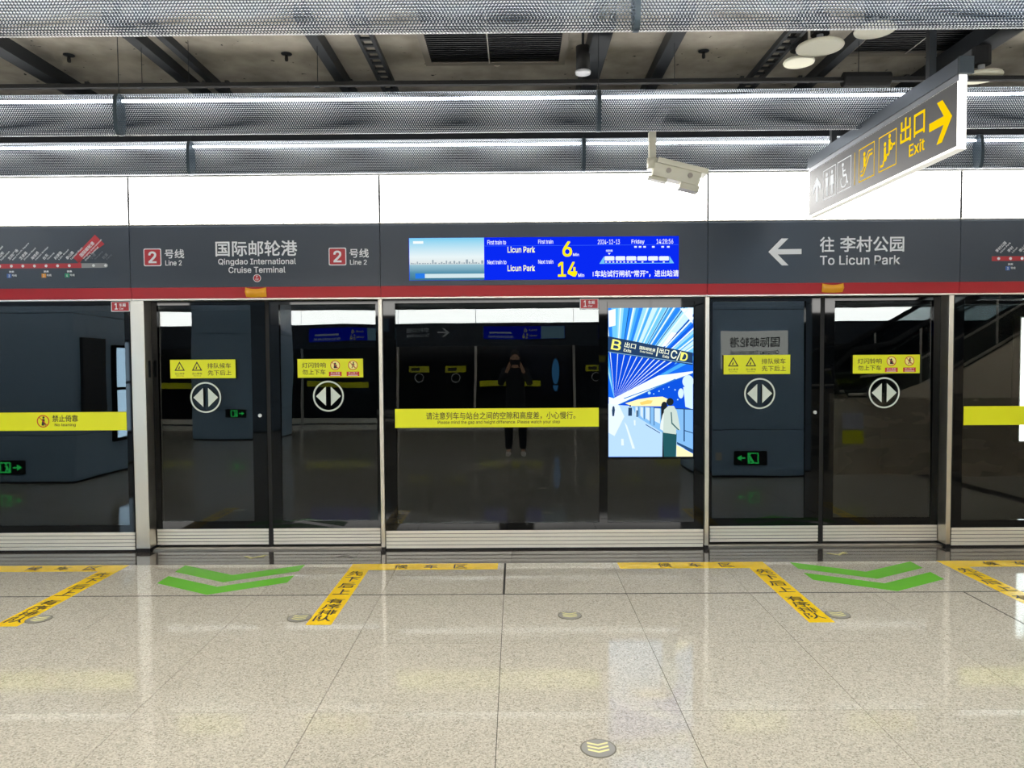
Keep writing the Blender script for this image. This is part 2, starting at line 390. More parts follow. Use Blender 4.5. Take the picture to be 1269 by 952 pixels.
# ================================================================== HEADER PANELS
def header(i, label, lamp=None):
    x0, x1 = XS[i] + .002, XS[i + 1] - .002
    t = thing('header_panel', label, 'header panel', ((x0 + x1) / 2, 6.1, Z_HB), 'charcoal header panels above the screen doors')
    MB().prism([(YF, Z_RT), (YF, Z_HT - .014), (YF + .006, Z_HT), (6.3, Z_HT), (6.3, Z_RT)], x0, x1).build('face', M_FASCIA, t)
    MB().prism([(YF, Z_RT - .001), (YF + .02, Z_HB + .006), (6.3, Z_HB + .006), (6.3, Z_RT - .001)], x0, x1).build('red_stripe', M_RED, t)
    box('bottom_trim', M_STEEL, t, x0, x1, YF + .012, 6.3, Z_HB - .006, Z_HB + .0055)
    if lamp:
        u0, u1, v0, v1 = PB(*lamp, YF)
        c = (u0 + u1) / 2; h = []
        for k in range(9):
            a = -1 + k / 4; h.append((u0 + (u1 - u0) * (a + 1) / 2, a))
        b = MB()
        vs = []
        for (x, a) in h:
            top = v1 - .012 * (1 - a * a); bt = v0 + .004 * a * a
            vs += [(x, YF - .002, top), (x, YF - .018 - .010 * (1 - a * a), (top + bt) / 2), (x, YF + .012, bt)]
        fs = []
        for k in range(8):
            for q in range(2): fs.append((3 * k + q, 3 * k + 3 + q, 3 * k + 4 + q, 3 * k + 1 + q))
        fs += [(0, 1, 2), (26, 25, 24)]
        b.raw(vs, fs).build('indicator_lamp', M_AMBER, t, smooth=True)['label'] = 'amber door indicator lamp cover'
    return t
W = wall(YF)
LFT, RGT = (), ()
hp1 = header(0, 'charcoal header panel with a red route map, left edge of the photo')
hp2 = header(1, 'charcoal header panel naming the Qingdao International Cruise Terminal station', (304.3, 329.8, 356.3, 368.5))
hp3 = header(2, 'charcoal header panel around the blue information display')
hp4 = header(3, 'charcoal header panel with a white left arrow reading To Licun Park', (1019, 1045, 351.2, 362.6))
hp5 = header(4, 'charcoal header panel with a short red route line, right edge of the photo')

# station name panel
def badge(t, px, txt_px, line_px):
    u0, u1, v0, v1 = PB(*px, YF)
    b = Gfx(W, .0008).rrect(u0, u1, v0, v1, .012).build('line_badge', M_WHITE, t); b['label'] = 'red square badge with a white 2'
    e = .0075
    Gfx(W, .0012).rrect(u0 + e, u1 - e, v0 + e, v1 - e, .009).build('badge_field', M_RED, b)
    c = (u0 + u1) / 2; h = v1 - v0
    Gfx(W, .0016).text('2', c - h * .23, c + h * .23, v0 + h * .17, v1 - h * .17, .03).build('badge_number', M_WHITE, b)
    Gfx(W).text('号线', *PB(*txt_px, YF), .012).text('Line 2', *PB(*line_px, YF), .02).build('lettering', M_WHITE, t)
badge(hp2, (178, 200, 308, 330), (204, 228.3, 309, 320.3), (205, 225.3, 322.6, 329.2))
badge(hp2, (407.3, 429.2, 307, 329), (433, 457, 308.2, 319.4), (433.8, 454.6, 321.8, 328.2))
Gfx(W).text('国际邮轮港', *PB(267, 368.3, 298.4, 317.6, YF), .014).text('Qingdao International', *PB(270.5, 366.8, 320.4, 329.6, YF), .02) \
    .text('Cruise Terminal', *PB(283.3, 353.8, 330.6, 338.2, YF), .02).build('lettering', M_WHITE, hp2)
c0 = wz(318.6, 344.8, YF)
rb = Gfx(W, .0008).disc(c0, .031).build('station_code', M_WHITE, hp2); Gfx(W, .0012).disc(c0, .026).build('code_field', M_RED, rb)
Gfx(W, .0016).text('P', c0[0] - .007, c0[0] + .007, c0[1] + .003, c0[1] + .02, .03).text('02', c0[0] - .012, c0[0] + .012, c0[1] - .016, c0[1] - .002, .03).build('code_number', M_WHITE, rb)
# direction panel
def q(px, py): return wz(px, py, YF)
Gfx(W).poly([q(952.2, 312.3), q(968.5, 295.6), q(976.8, 295.6), q(963.6, 309), q(993.3, 308.6), q(993.3, 315), q(963.8, 315.4), q(977.2, 329), q(968.9, 329)]) \
    .build('arrow', M_WHITE, hp4)
Gfx(W).text('往', *PB(1016, 1034, 293.6, 312.6, YF), .014).text('李村公园', *PB(1041, 1120.5, 292.8, 312.2, YF), .014).text('To Licun Park', *PB(1016, 1115.3, 316.4, 328.2, YF), .02).build('lettering', M_WHITE, hp4)

# route maps
M_GREYLINE = mat('grey_print', (140, 143, 146), .5); M_GREYTXT = mat('dim_grey_print', (104, 110, 116), .5)
def route(t, st, zc, x_start, x_end, red_end):
    h = .018
    Gfx(W, .0008).rect(x_start, red_end, zc - h, zc + h).build('route_line', M_RED, t)
    if red_end < x_end: Gfx(W, .0008).rect(red_end, x_end, zc - h, zc + h).disc((x_end, zc), h).build('route_line', M_GREYLINE, t)
    g = Gfx(W, .0013); tx = Gfx(W, .0010); gx = Gfx(W, .0010)
    for (x, cn, en, style, tr) in st:
        if style != 'here': Gfx(W, .0013).disc((x, zc), .0115, 14).build('station_dot', M_WHITE, t)
        tgt = gx if style == 'grey' else tx
        n = len(cn); s_ = .026
        a = math.radians(45)
        if style != 'here':
            px_, pz_ = x - .012, zc + .045
            tgt.text(cn, px_, px_ + s_ * n, pz_, pz_ + s_, .015, rot=(px_, pz_, a))
            tgt.text(en, px_ + .018, px_ + .018 + .011 * len(en), pz_ - .022, pz_ - .008, .02, rot=(px_, pz_, a))
        if tr:
            tx.text('换乘', x - .02, x + .02, zc - .052, zc - .036, .02)
            Gfx(W, .0010).rect(x - .038, x - .002, zc - .092, zc - .06).build('transfer_badge', mat('badge_%d' % tr[0], tr[1], .5), t)
            tx.text(str(tr[0]), x - .026, x - .014, zc - .087, zc - .066, .03).text('号线', x + .002, x + .04, zc - .082, zc - .064, .015)
    tx.build('station_names', M_WHITE, t)
    if gx.b.v: gx.build('station_names', M_GREYTXT, t)
def rx(px): return wz(px, 329.5, YF)[0]
zl = wz(60, 329.6, YF)[1]
BL, OR, GR = (60, 100, 170), (222, 150, 50), (40, 150, 110)
st = [(rx(14 - 14.4 * k), c, e, '', None) for k, c, e in ((1, '浮山所', 'Fushansuo'), (2, '燕儿岛路', "Yan'erdao Road"), (3, '高雄路', 'Gaoxiong Road'), (4, '海川路', 'Haichuan Road'), (5, '海游路', 'Haiyou Road'))]
st += [(rx(14.2), '五四广场', "May Fourth Square", '', (3, BL)), (rx(28.4), '芝泉路', 'Zhiquan Road', '', None), (rx(42.8), '海信桥', 'Haixin Bridge', '', None),
       (rx(57.2), '台东', 'Taidong', '', (1, OR)), (rx(71.5), '利津路', 'Lijin Road', '', None), (rx(86), '泰山路', 'Taishan Road', '', (4, GR)),
       (rx(101), '', '', 'here', None), (rx(116), '小港', 'Xiaogang', 'grey', None), (rx(131), '轮渡', 'Ferry', 'grey', None)]
route(hp1, st, zl, rx(-70), rx(131), rx(101))
# highlighted station: tilted red flag
xa, za = rx(97), zl + .025
def tl(a, b, ang=math.radians(45)): return (xa + a * math.cos(ang) - b * math.sin(ang), za + a * math.sin(ang) + b * math.cos(ang))
fg = Gfx(W, .0012).poly([tl(0, -.0), tl(.25, -.05), tl(.25, .055), tl(.0, .055)]).poly([(xa - .012, za + .01), (xa + .03, za + .02), (xa + .01, zl + .012)]).build('current_station_flag', M_RED, hp1)
Gfx(W, .0016).text('国际邮轮港', xa + .05, xa + .2, za + .006, za + .036, .015, rot=(xa, za, math.radians(45))) \
    .text('Qingdao International', xa + .05, xa + .26, za - .016, za - .002, .02, rot=(xa, za, math.radians(45))) \
    .text('Cruise Terminal', xa + .05, xa + .2, za - .036, za - .022, .02, rot=(xa, za, math.radians(45))).build('flag_lettering', M_WHITE, fg)
zr = wz(1250, 320.5, YF)[1]
def ry(px): return wz(px, 320.5, YF)[0]
st = [(ry(1237.5), '李村公园', 'Licun Park', '', None), (ry(1252.2), '李村', 'Licun', '', (3, (70, 130, 190)))]
st += [(ry(1266.5 + 14.4 * k), c, e, '', None) for k, (c, e) in enumerate((('枣山路', 'Zaoshan Road'), ('华楼山路', 'Hualoushan Road'), ('东韩', 'Donghan'), ('辽阳东路', 'Liaoyang East Road'), ('同安路', "Tong'an Road"), ('苗岭路', 'Miaoling Road')))]
route(hp5, st, zr, ry(1229), ry(1345), ry(1345))

# ================================================================== LUMINOUS BAND
for i, lab in enumerate(('luminous white panel above the left route map', 'luminous white panel above the station name', 'widest luminous white panel, above the blue display',
                         'luminous white panel behind the hanging exit sign', 'luminous white panel at the right edge of the photo')):
    x0, x1 = XS[i], XS[i + 1]
    t = thing('light_panel', lab, 'light panel', ((x0 + x1) / 2, 5.95, Z_HT), 'luminous panels above the screen doors')
    box('diffuser', M_PANEL, t, x0 + .0095, x1 - .0095, YF, YF + .012, Z_HT + .010, Z_LT)
    MB().box(x0 + .002, x1 - .002, YF + .014, YF + .10, Z_HT + .002, Z_LT - .002).build('housing', M_DARKSTEEL, t)
    box('top_rail', mat('white_rail', (200, 200, 198), .5), t, x0 + .002, x1 - .002, YF - .006, YF + .1, Z_LT + .0005, Z_LT + .010)
    box('edge_strip', mat('edge_strip_grey', (70, 70, 72), .6), t, x1 - .009, x1 + .009, YF - .002, YF + .013, Z_HT + .01, Z_LT)
    box('bottom_rail', M_STEEL, t, x0 + .002, x1 - .002, YF + .002, YF + .013, Z_HT + .001, Z_HT + .0095)
for x0, x1 in ((-15, XS[0]), (XS[5], 15)):      # the line of doors goes on along the platform
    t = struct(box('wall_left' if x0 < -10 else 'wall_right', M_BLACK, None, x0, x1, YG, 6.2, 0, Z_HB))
    box('header', M_FASCIA, t, x0, x1, YF, 6.2, Z_RT, Z_HT); box('red_stripe', M_RED, t, x0, x1, YF + .01, 6.2, Z_HB, Z_RT)
    box('diffuser', M_PANEL, t, x0, x1 - .004, YF, YF + .012, Z_HT + .01, Z_LT)

# ================================================================== SCREEN DOORS
def kick(t, x0, x1, z0, z1, Y):      # groove darkness put into the backing's colour; five steel ribs stand proud of it
    k = box('kick_plate', mat('kick_groove', (128, 122, 110), .5, metal=.4), t, x0, x1, Y + .008, Y + .03, z0, z1)
    n = 5; gp = .0055; h = (z1 - z0 - gp * (n - 1)) / n
    for i in range(n):
        z = z0 + i * (h + gp)
        MB().prism([(Y + .0075, z), (Y + .0006, z + .0004), (Y, z + .0016), (Y, z + h - .0016), (Y + .0006, z + h - .0004), (Y + .0075, z + h)], x0, x1).build('rib', M_KICK, k)
    return k
def border(t, x0, x1, z0, z1, l, r, b, tp, Y, name='frame'):
    return MB().box(x0, x0 + l, Y, Y + .035, z0, z1).box(x1 - r, x1, Y, Y + .035, z0, z1).box(x0 + l, x1 - r, Y, Y + .035, z0, z0 + b).box(x0 + l, x1 - r, Y, Y + .035, z1 - tp, z1).build(name, M_BLACK, t)
def pane(t, x0, x1, z0, z1, Y):      # the sheets lean back a few millimetres towards the track
    a, b, c, d = x0 - .004, x1 + .004, z0 - .004, z1 + .004; k = .0085 * (d - c)
    return MB().raw([(a, Y + .006, c), (b, Y + .006, c), (b, Y + .016, c), (a, Y + .016, c), (a, Y + .006 + k, d), (b, Y + .006 + k, d), (b, Y + .016 + k, d), (a, Y + .016 + k, d)],
                    [(0, 3, 2, 1), (4, 5, 6, 7), (0, 1, 5, 4), (1, 2, 6, 5), (2, 3, 7, 6), (3, 0, 4, 7)]).build('glass_pane', M_GLASS, t)
PX = .0064   # metres per pixel at the doors
def sticker_a(t, px, Y):   # two warning triangles + 排队候车 / 先下后上
    u0, u1, v0, v1 = PB(*px, Y); w_, h = u1 - u0, v1 - v0; F = wall(Y)
    b = Gfx(F, .0008).rect(u0, u1, v0, v1).build('warning_sticker', M_YELLOW, t); b['label'] = 'yellow sticker with two warning triangles'
    k = Gfx(F, .0014); f = Gfx(F, .0018); mk = Gfx(F, .0022)
    for fx in (.145, .41):
        cx = u0 + w_ * fx; zb = v0 + h * .41; s_ = h * .28
        k.poly([(cx - s_, zb), (cx + s_, zb), (cx, zb + s_ * 1.78)])
        f.poly([(cx - s_ * .68, zb + s_ * .18), (cx + s_ * .68, zb + s_ * .18), (cx, zb + s_ * 1.40)])
        mk.poly([(cx - s_ * .3, zb + s_ * .35), (cx - s_ * .02, zb + s_ * .3), (cx + s_ * .08, zb + s_ * .95), (cx - s_ * .1, zb + s_ * .75)])
        k.text('当心夹手' if fx < .3 else '当心触电', cx - h * .26, cx + h * .26, v0 + h * .2, v0 + h * .31, .0).text('Warning', cx - h * .2, cx + h * .2, v0 + h * .1, v0 + h * .16, .0)
    k.build('pictogram', M_INK, b); f.build('pictogram_field', M_YELLOW, b); mk.build('pictogram_mark', M_INK, b)
    Gfx(F, .0014).text('排队候车', u0 + w_ * .57, u0 + w_ * .93, v0 + h * .53, v0 + h * .81, .004).text('先下后上', u0 + w_ * .575, u0 + w_ * .935, v0 + h * .15, v0 + h * .43, .004).build('lettering', M_INK, b)
def sticker_b(t, px, Y):   # 灯闪铃响 / 勿上下车 + two prohibition discs
    u0, u1, v0, v1 = PB(*px, Y); w_, h = u1 - u0, v1 - v0; F = wall(Y)
    b = Gfx(F, .0008).rect(u0, u1, v0, v1).build('warning_sticker', M_YELLOW, t); b['label'] = 'yellow sticker with two red prohibition circles'
    Gfx(F, .0014).text('灯闪铃响', u0 + w_ * .07, u0 + w_ * .43, v0 + h * .53, v0 + h * .81, .004).text('勿上下车', u0 + w_ * .075, u0 + w_ * .425, v0 + h * .16, v0 + h * .44, .004).build('lettering', M_INK, b)
    r = Gfx(F, .0022); k = Gfx(F, .0018); wt = Gfx(F, .0024); wf = Gfx(F, .0014)
    for fx in (.575, .845):
        c = (u0 + w_ * fx, v0 + h * .655); R_ = h * .26
        wf.disc(c, R_ * .95); r.ring(c, R_ * .86, R_)
        if fx < .7: k.poly([(c[0] - R_ * .3, c[1] - R_ * .6), (c[0] + R_ * .4, c[1] - R_ * .6), (c[0] + R_ * .3, c[1] + .1 * R_), (c[0] + R_ * .05, c[1] + R_ * .15), (c[0] - R_ * .25, c[1] + R_ * .1)]).disc((c[0] - R_ * .02, c[1] + R_ * .35), R_ * .2)
        else: k.line([(c[0] - R_ * .2, c[1] - R_ * .6), (c[0], c[1]), (c[0] + R_ * .35, c[1] - R_ * .5)], R_ * .16).line([(c[0], c[1]), (c[0] + R_ * .1, c[1] + R_ * .4)], R_ * .28).line([(c[0] - R_ * .35, c[1] + R_ * .1), (c[0] + R_ * .4, c[1] + R_ * .1)], R_ * .12).disc((c[0] + R_ * .12, c[1] + R_ * .55), R_ * .15)
        r.line([(c[0] - R_ * .64, c[1] + R_ * .64), (c[0] + R_ * .64, c[1] - R_ * .64)], R_ * .12)
        r.rect(c[0] - h * .34, c[0] + h * .34, v0 + h * .07, v0 + h * .31)
        wt.text('禁止倚靠' if fx < .7 else '禁止跳下', c[0] - h * .25, c[0] + h * .25, v0 + h * .18, v0 + h * .29, .0).rect(c[0] - h * .26, c[0] + h * .26, v0 + h * .10, v0 + h * .135)
    wf.build('pictogram_field', mat('pale_yellow_print', (246, 236, 150), .5), b); r.build('prohibition_mark', M_REDINK, b); k.build('pictogram', M_INK, b); wt.build('fine_print', M_WHITE, b)
def arrows(t, c_px, r_px, Y):
    c = wz(*c_px, Y); R_ = r_px * Y / FPX; F = wall(Y)
    g = Gfx(F, .001).ring(c, R_ * .9, R_)
    for s in (-1, 1): g.poly([(c[0] + s * R_ * .16, c[1] + R_ * .62), (c[0] + s * R_ * .16, c[1] - R_ * .62), (c[0] + s * R_ * .80, c[1])])
    o = g.build('door_arrow_decal', mat('pale_green_white_print', (205, 214, 205), .5), t); o['label'] = 'white ring with two opposed arrowheads'
def xw(px, Y): return wz(px, 515, Y)[0]
Z_K0, Z_K1 = .030, .160
def sliding(label, x0p, x1p, l, r, st, st_px, ring_c, lock=None):
    x0, x1 = xw(x0p, YDR), xw(x1p, YDR)
    t = thing('sliding_door', label, 'sliding door', ((x0 + x1) / 2, YDR, 0), 'sliding platform screen doors')
    z0, z1 = Z_K1, Z_HB - .0075
    border(t, x0, x1, z0, z1, l, r, .062, .03, YDR)
    pane(t, x0 + l, x1 - r, z0 + .062, z1 - .03, YDR)
    kick(t, x0 + .004, x1 - .004, Z_K0, Z_K1 - .001, YDR)
    st(t, st_px, YDR); arrows(t, ring_c, 19.2, YDR)
    if lock:
        c = at(*lock, YDR)
        b = MB().tube((c.x, YDR - .006, c.z), (c.x, YDR + .004, c.z), .0145, 20); b.tube((c.x, YDR - .009, c.z), (c.x, YDR - .006, c.z), .009, 16)
        b.build('lock_cylinder', mat('chrome_lock', (225, 225, 222), .3, metal=.6), t)['label'] = 'round pale lock cylinder'
    return t
sliding('left leaf of the door under the station name, two-triangle sticker', 190.5, 330.5, .045, .115, sticker_a, (211, 292, 445.8, 468.9), (255, 492.7), (322.3, 515))
sliding('right leaf of the door under the station name, prohibition sticker', 335.5, 470, .08, .02, sticker_b, (368.8, 450, 444.9, 468), (407, 491.1))
sliding('left leaf of the door under the To Licun Park sign', 879.5, 1015.5, .02, .115, sticker_a, (896.7, 979.2, 440, 463.8), (941.4, 487.8), (1009.8, 511))
sliding('right leaf of the door under the To Licun Park sign', 1021, 1164, .08, .055, sticker_b, (1056.8, 1139.8, 439.8, 462.8), (1095.7, 486.8))
# seals between the leaves, sills under them
for a, b, n in ((330.5, 335.5, 'left'), (1015.5, 1021, 'right')):
    o = box('door_seal', M_RUBBER, None, xw(a, YDR) + .001, xw(b, YDR) - .001, YDR + .006, YDR + .03, .0125, Z_HB - .0075)
    tag(o, 'black rubber seal between the leaves of the %s door' % n, 'door seal', 'rubber door seals')
for x0, x1, n in ((-2.93, -1.066, 'left'), (1.52, 3.415, 'right')):
    t = thing('door_sill', 'low steel sill under the %s sliding door' % n, 'door sill', ((x0 + x1) / 2, 6.0, 0), 'steel door sills')
    box('tread', mat('worn_sill_steel', (150, 146, 138), .35, metal=.9), t, x0, x1, YG + .012, 6.10, .0, .012)
    for k in range(3): box('rib', M_STEEL, t, x0, x1, YG + .03 + .02 * k, YG + .036 + .02 * k, .0121, .0145)

# posts
def post(label, x0, x1, y0=5.905):
    t = thing('door_post', label, 'post', ((x0 + x1) / 2, 5.97, 0), 'brushed steel door posts')
    box('body', M_STEEL, t, x0, x1, y0, 6.16, .03, Z_HB - .007, .003)
    box('foot', M_RUBBER, t, x0 + .002, x1 - .002, y0 + .002, 6.15, .0, .0295)
    return t
x_ = lambda p: wz(p, 515, 5.905)[0]
pw_ = post('wide brushed steel post left of the station-name door', x_(164.5), x_(181.5))
b_ = box('side_latch', M_DARKSTEEL, pw_, x_(181.5) + .0006, x_(181.5) + .004, 5.955, 5.985, wz(180, 468, 5.95)[1], wz(180, 447, 5.95)[1])
post('thin steel post between the station-name door and the wide fixed panel', x_(470.3), x_(475.2))
post('thin steel post between the wide fixed panel and the To Licun Park door', x_(873.6), x_(878.8))
post('steel post right of the To Licun Park door', x_(1174.3), x_(1180.2))

def car_sign(t, px, Y):
    u0, u1, v0, v1 = PB(*px, Y); F = wall(Y - .0); h = v1 - v0; w_ = u1 - u0
    b = box('car_number_sign', M_WHITE, t, u0, u1, Y - .006, Y + .004, v0, v1); b['label'] = 'small red sign marking car 1'
    e = h * .07
    Gfx(F, .0066).rect(u0 + e, u1 - e, v0 + e, v1 - e).build('sign_field', M_RED, b)
    Gfx(F, .0072).text('1', u0 + w_ * .2, u0 + w_ * .36, v0 + h * .2, v0 + h * .82, .03).text('车厢', u0 + w_ * .44, u0 + w_ * .8, v0 + h * .46, v0 + h * .8, .015).text('Car', u0 + w_ * .44, u0 + w_ * .68, v0 + h * .2, v0 + h * .38, .02).build('sign_lettering', M_WHITE, b)
def fixed(label, x0, x1, panes, ad=None, tops={}):
    t = thing('fixed_glass_panel', label, 'glass panel', ((x0 + x1) / 2, YG, 0), 'fixed glass panels of the platform screen')
    z0, z1 = .157, Z_HB - .007
    zb, zt = .215, 1.975
    xs = [x0] + [e for p in panes for e in p] + [x1]
    b = MB().box(x0, x1, YG, YG + .04, z0, zb).box(x0, x1, YG, YG + .04, zt, z1)
    for k in range(0, len(xs), 2): b.box(xs[k], xs[k + 1], YG, YG + .04, zb, zt)
    b.build('frame', M_BLACK, t)
    for k, (a, c) in enumerate(panes): pane(t, a, c, zb, tops.get(k, zt), YG)
    kick(t, x0 + .003, x1 - .003, .014, .1565, YG)
    box('base_gap', M_RUBBER, t, x0, x1, YG + .012, YG + .05, 0, .0135)
    return t
g = lambda p: wz(p, 515, YG)[0]
fpl = fixed('fixed glass panel with a No leaning band, left edge of the photo', XS[0], g(163.6), [(XS[0] + .1, g(157))])
fpc = fixed('widest fixed glass panel, holding the lit poster, below the blue display', g(476), g(872.4), [(g(491), g(742.5)), (g(752.6), g(860.4))], tops={1: wz(806, 570, YG)[1]})
fpr = fixed('fixed glass panel whose yellow band is cut by the right edge of the photo', g(1181), XS[5], [(g(1193), XS[5] - .1)])
def band(t, u0, u1, v0, v1, lab):
    b = Gfx(wall(YG), .001).rect(u0, u1, v0, v1).build('yellow_band', M_YELLOW, t); b['label'] = lab; return b
WG = wall(YG)
u0, u1, v0, v1 = PB(489.6, 742, 506.2, 529.6, YG)
b = band(fpc, u0, u1, v0, v1, 'yellow band warning to mind the gap')
Gfx(WG, .0016).text('请注意列车与站台之间的空隙和高度差，小心慢行。', *PB(528, 713, 510.6, 519.8, YG), .006).text('Please mind the gap and height difference. Please watch your step', *PB(542.5, 694, 521, 526, YG), .008).build('lettering', M_INK, b)
def nolean(t, u0, u1, v0, v1, cpx, cn, en):
    b = band(t, u0, u1, v0, v1, 'yellow No leaning band')
    c = cpx; R_ = .05
    Gfx(WG, .0020).ring(c, R_ * .84, R_).line([(c[0] - R_ * .64, c[1] + R_ * .64), (c[0] + R_ * .64, c[1] - R_ * .64)], R_ * .13).build('prohibition_mark', M_REDINK, b)
    Gfx(WG, .0016).line([(c[0] - .004, c[1] - .035), (c[0] + .004, c[1] + .018)], .02).line([(c[0] + .018, c[1] - .035), (c[0] + .006, c[1] - .002)], .008).disc((c[0] + .004, c[1] + .03), .009).build('pictogram', M_INK, b)
    Gfx(WG, .0016).text('禁止倚靠', *cn, .008).text('No leaning', *en, .012).build('lettering', M_INK, b)
_, ur, vb, vt = PB(40, 157, 510.9, 533.6, YG)
nolean(fpl, XS[0] + .15, ur, vb, vt, wz(53.6, 522.2, YG), PB(65, 96.8, 514.6, 522.9, YG), PB(68, 94, 524.8, 529.2, YG))
ul, _, vb, vt = PB(1194, 1269, 503.4, 526.8, YG)
cx = (ul + XS[5] - .15) / 2
nolean(fpr, ul, XS[5] - .15, vb, vt, (cx - .3, (vb + vt) / 2), (cx - .22, cx - .02, (vb + vt) / 2 + .0, (vb + vt) / 2 + .05), (cx - .2, cx - .04, vb + .02, vb + .05))
car_sign(fpl, (138.2, 161, 373.6, 386.2), YG); car_sign(fpc, (718.7, 741.5, 370.2, 383), YG)

# ================================================================== SCREENS
# information display set in the header
u0, u1, v0, v1 = PB(507, 841, 294, 346.6, YF)
disp = thing('information_display', 'long blue information display showing train times and a seaside picture', 'display screen', ((u0 + u1) / 2, YF, v0))
box('screen', glow((8, 40, 235), 1.0), disp, u0, u1, YF - .006, YF - .0005, v0, v1)
YS = YF - .006; WS = wall(YS)
pic = PB(507.4, 600, 295.2, 346.6, YS)
o = Gfx(WS, .0006).rect(pic[0], pic[1], v0 + .001, v1 - .001).build('picture', glow_ramp('seaside_picture', [(0, (60, 110, 135)), (.18, (84, 140, 165)), (.36, (150, 190, 205)), (.385, (215, 222, 222)), (.55, (226, 238, 240)), (1, (120, 200, 232))]), disp)
g = Gfx(WS, .001); x = pic[0] + .01; zh = v0 + (v1 - v0) * .385
while x < pic[1] - .02:
    w_ = random.uniform(.006, .018); hh = random.choice((.008, .012, .015, .03)) * random.uniform(.6, 1.2); g.rect(x, x + w_, zh, zh + hh); x += w_ * random.uniform(1.1, 2)
g.build('skyline', glow((150, 165, 175)), o)
Gfx(WS, .0012).rect(pic[0] + .10, pic[1], v0 + .018, v0 + .05).build('caption_bar', glow((205, 225, 230)), o)
Gfx(WS, .0014).rect(pic[0] + .045, pic[0] + .12, v0 + .015, v0 + .055).build('caption_logo', glow((40, 120, 225)), o)
Gfx(WS, .0014).rect(pic[0] + .03, pic[0] + .11, v1 - .045, v1 - .025).build('station_mark', glow((240, 246, 248)), o)
dt = lambda *a: PB(*a, YS)
Gfx(WS).text('First train to', *dt(604, 627, 297.6, 303.2), .02).text('First train', *dt(667, 685.5, 297, 302.2), .02).text('Next train to', *dt(604, 627.5, 322.2, 327.6), .02).text('Next train', *dt(667, 685.5, 321.8, 327), .02) \
    .text('Min', *dt(710, 717.5, 313.8, 317.4), .03).text('Min', *dt(716.5, 724, 339, 343.2), .03) \
    .text('2024-12-13', *dt(740.8, 768, 296.8, 302.8), .008).text('Friday', *dt(782.6, 798.6, 296.8, 303.2), .02).text('14:28:56', *dt(813.6, 834.2, 296.2, 302.2), .008) \
    .text('车站试行闸机“常开”，进出站请', *dt(737, 841.0, 335, 343.4), .02).build('lettering', glow((235, 240, 255)), disp)
Gfx(WS).rect(*dt(734.6, 735.4, 337, 342.6)).build('cut_glyph', glow((235, 240, 255)), disp)
Gfx(WS, .0008).rect(*dt(600, 841, 303.9, 304.3)).build('ruled_line', glow((60, 110, 245)), disp)
Gfx(WS).text('Licun Park', *dt(629, 663, 305.6, 313.2), .03).text('Licun Park', *dt(629, 663, 328.6, 336.2), .03).build('lettering', glow((246, 246, 190)), disp)
Gfx(WS).text('6', *dt(697, 709, 299.2, 318.2), .03).text('14', *dt(691.4, 715.2, 324.6, 343), .03).build('minutes', glow((250, 232, 20)), disp)
g = Gfx(WS)
for k in range(6): a, b_2, c_, d_ = dt(749.2 + 13.5 * k, 761.4 + 13.5 * k, 317.6, 323); g.rrect(a, b_2, c_, d_, .008)
for px in (750, 754.5, 759, 763.5, 768, 772.5, 777, 781.5, 786.5, 795, 808, 821.5): g.rect(*dt(px, px + 2.2, 324.0, 325.6))
for px in (786, 791.6, 797.2, 808, 819.6, 826.5): g.rect(*dt(px, px + 3.2, 305, 307))
g.text('当前车厢', *dt(751, 759, 309.4, 312.2), .02).poly([wz(753.4, 313.6, YS), wz(756.6, 313.6, YS), wz(755, 316, YS)])
g.build('train_diagram', glow((230, 240, 250)), disp)
Gfx(WS, .0008).poly([wz(743, 326.6, YS), wz(748.6, 317.6, YS), wz(749.2, 326.6, YS)]).poly([wz(829.5, 317.2, YS), wz(835, 325.8, YS), wz(829.5, 325.8, YS)]).rect(*dt(743, 835, 326, 326.7)).build('train_nose', glow((110, 190, 240)), disp)

# lit poster
AX0, AX1, AZ0, AZ1 = PB(753.8, 858.9, 381.6, 566.2, YG)
ad = thing('advertising_screen', 'lit blue poster of a metro platform with two people seen from behind', 'poster screen', ((AX0 + AX1) / 2, YG, AZ0))
box('bezel', M_BLACK, ad, AX0 - .006, AX1 + .006, YG - .003, YG + .05, AZ0 - .014, 1.974)
YA = YG - .004; WA = wall(YA); AP = 1.1
o = Gfx(WA, .0).rect(AX0, AX1, AZ0, AZ1).build('backlit_image', glow((24, 104, 232), AP), ad)
a_ = lambda x, y: wz(745 + .105 * x, 375 + .105 * y, YA)
b_ = lambda x, y: wz(745 + .1103 * x, 470 + .1103 * y, YA)
def clip(poly, x0, x1, z0, z1):
    for ax, lim, sg in ((0, x0, 1), (0, x1, -1), (1, z0, 1), (1, z1, -1)):
        out = []
        for i in range(len(poly)):
            p, r = poly[i], poly[(i + 1) % len(poly)]; dp, dr = (p[ax] - lim) * sg, (r[ax] - lim) * sg
            if dp >= 0: out.append(p)
            if dp * dr < 0:
                t = dp / (dp - dr); out.append((p[0] + (r[0] - p[0]) * t, p[1] + (r[1] - p[1]) * t))
        poly = out
        if not poly: break
    return poly
def adp(name, rgb, d, polys, pw=AP):
    for p in polys:
        p = clip(p, AX0, AX1, AZ0, AZ1)
        if len(p) > 2: Gfx(WA, d).poly(p).build(name, glow(rgb, pw), o)
V = wz(762, 497, YA)
pal = [(70, 165, 250), (150, 215, 252), (20, 90, 220), (110, 195, 250), (40, 130, 240), (200, 232, 252), (60, 150, 225)]
wed = {c: [] for c in pal}; ang = 27.0; k = 0
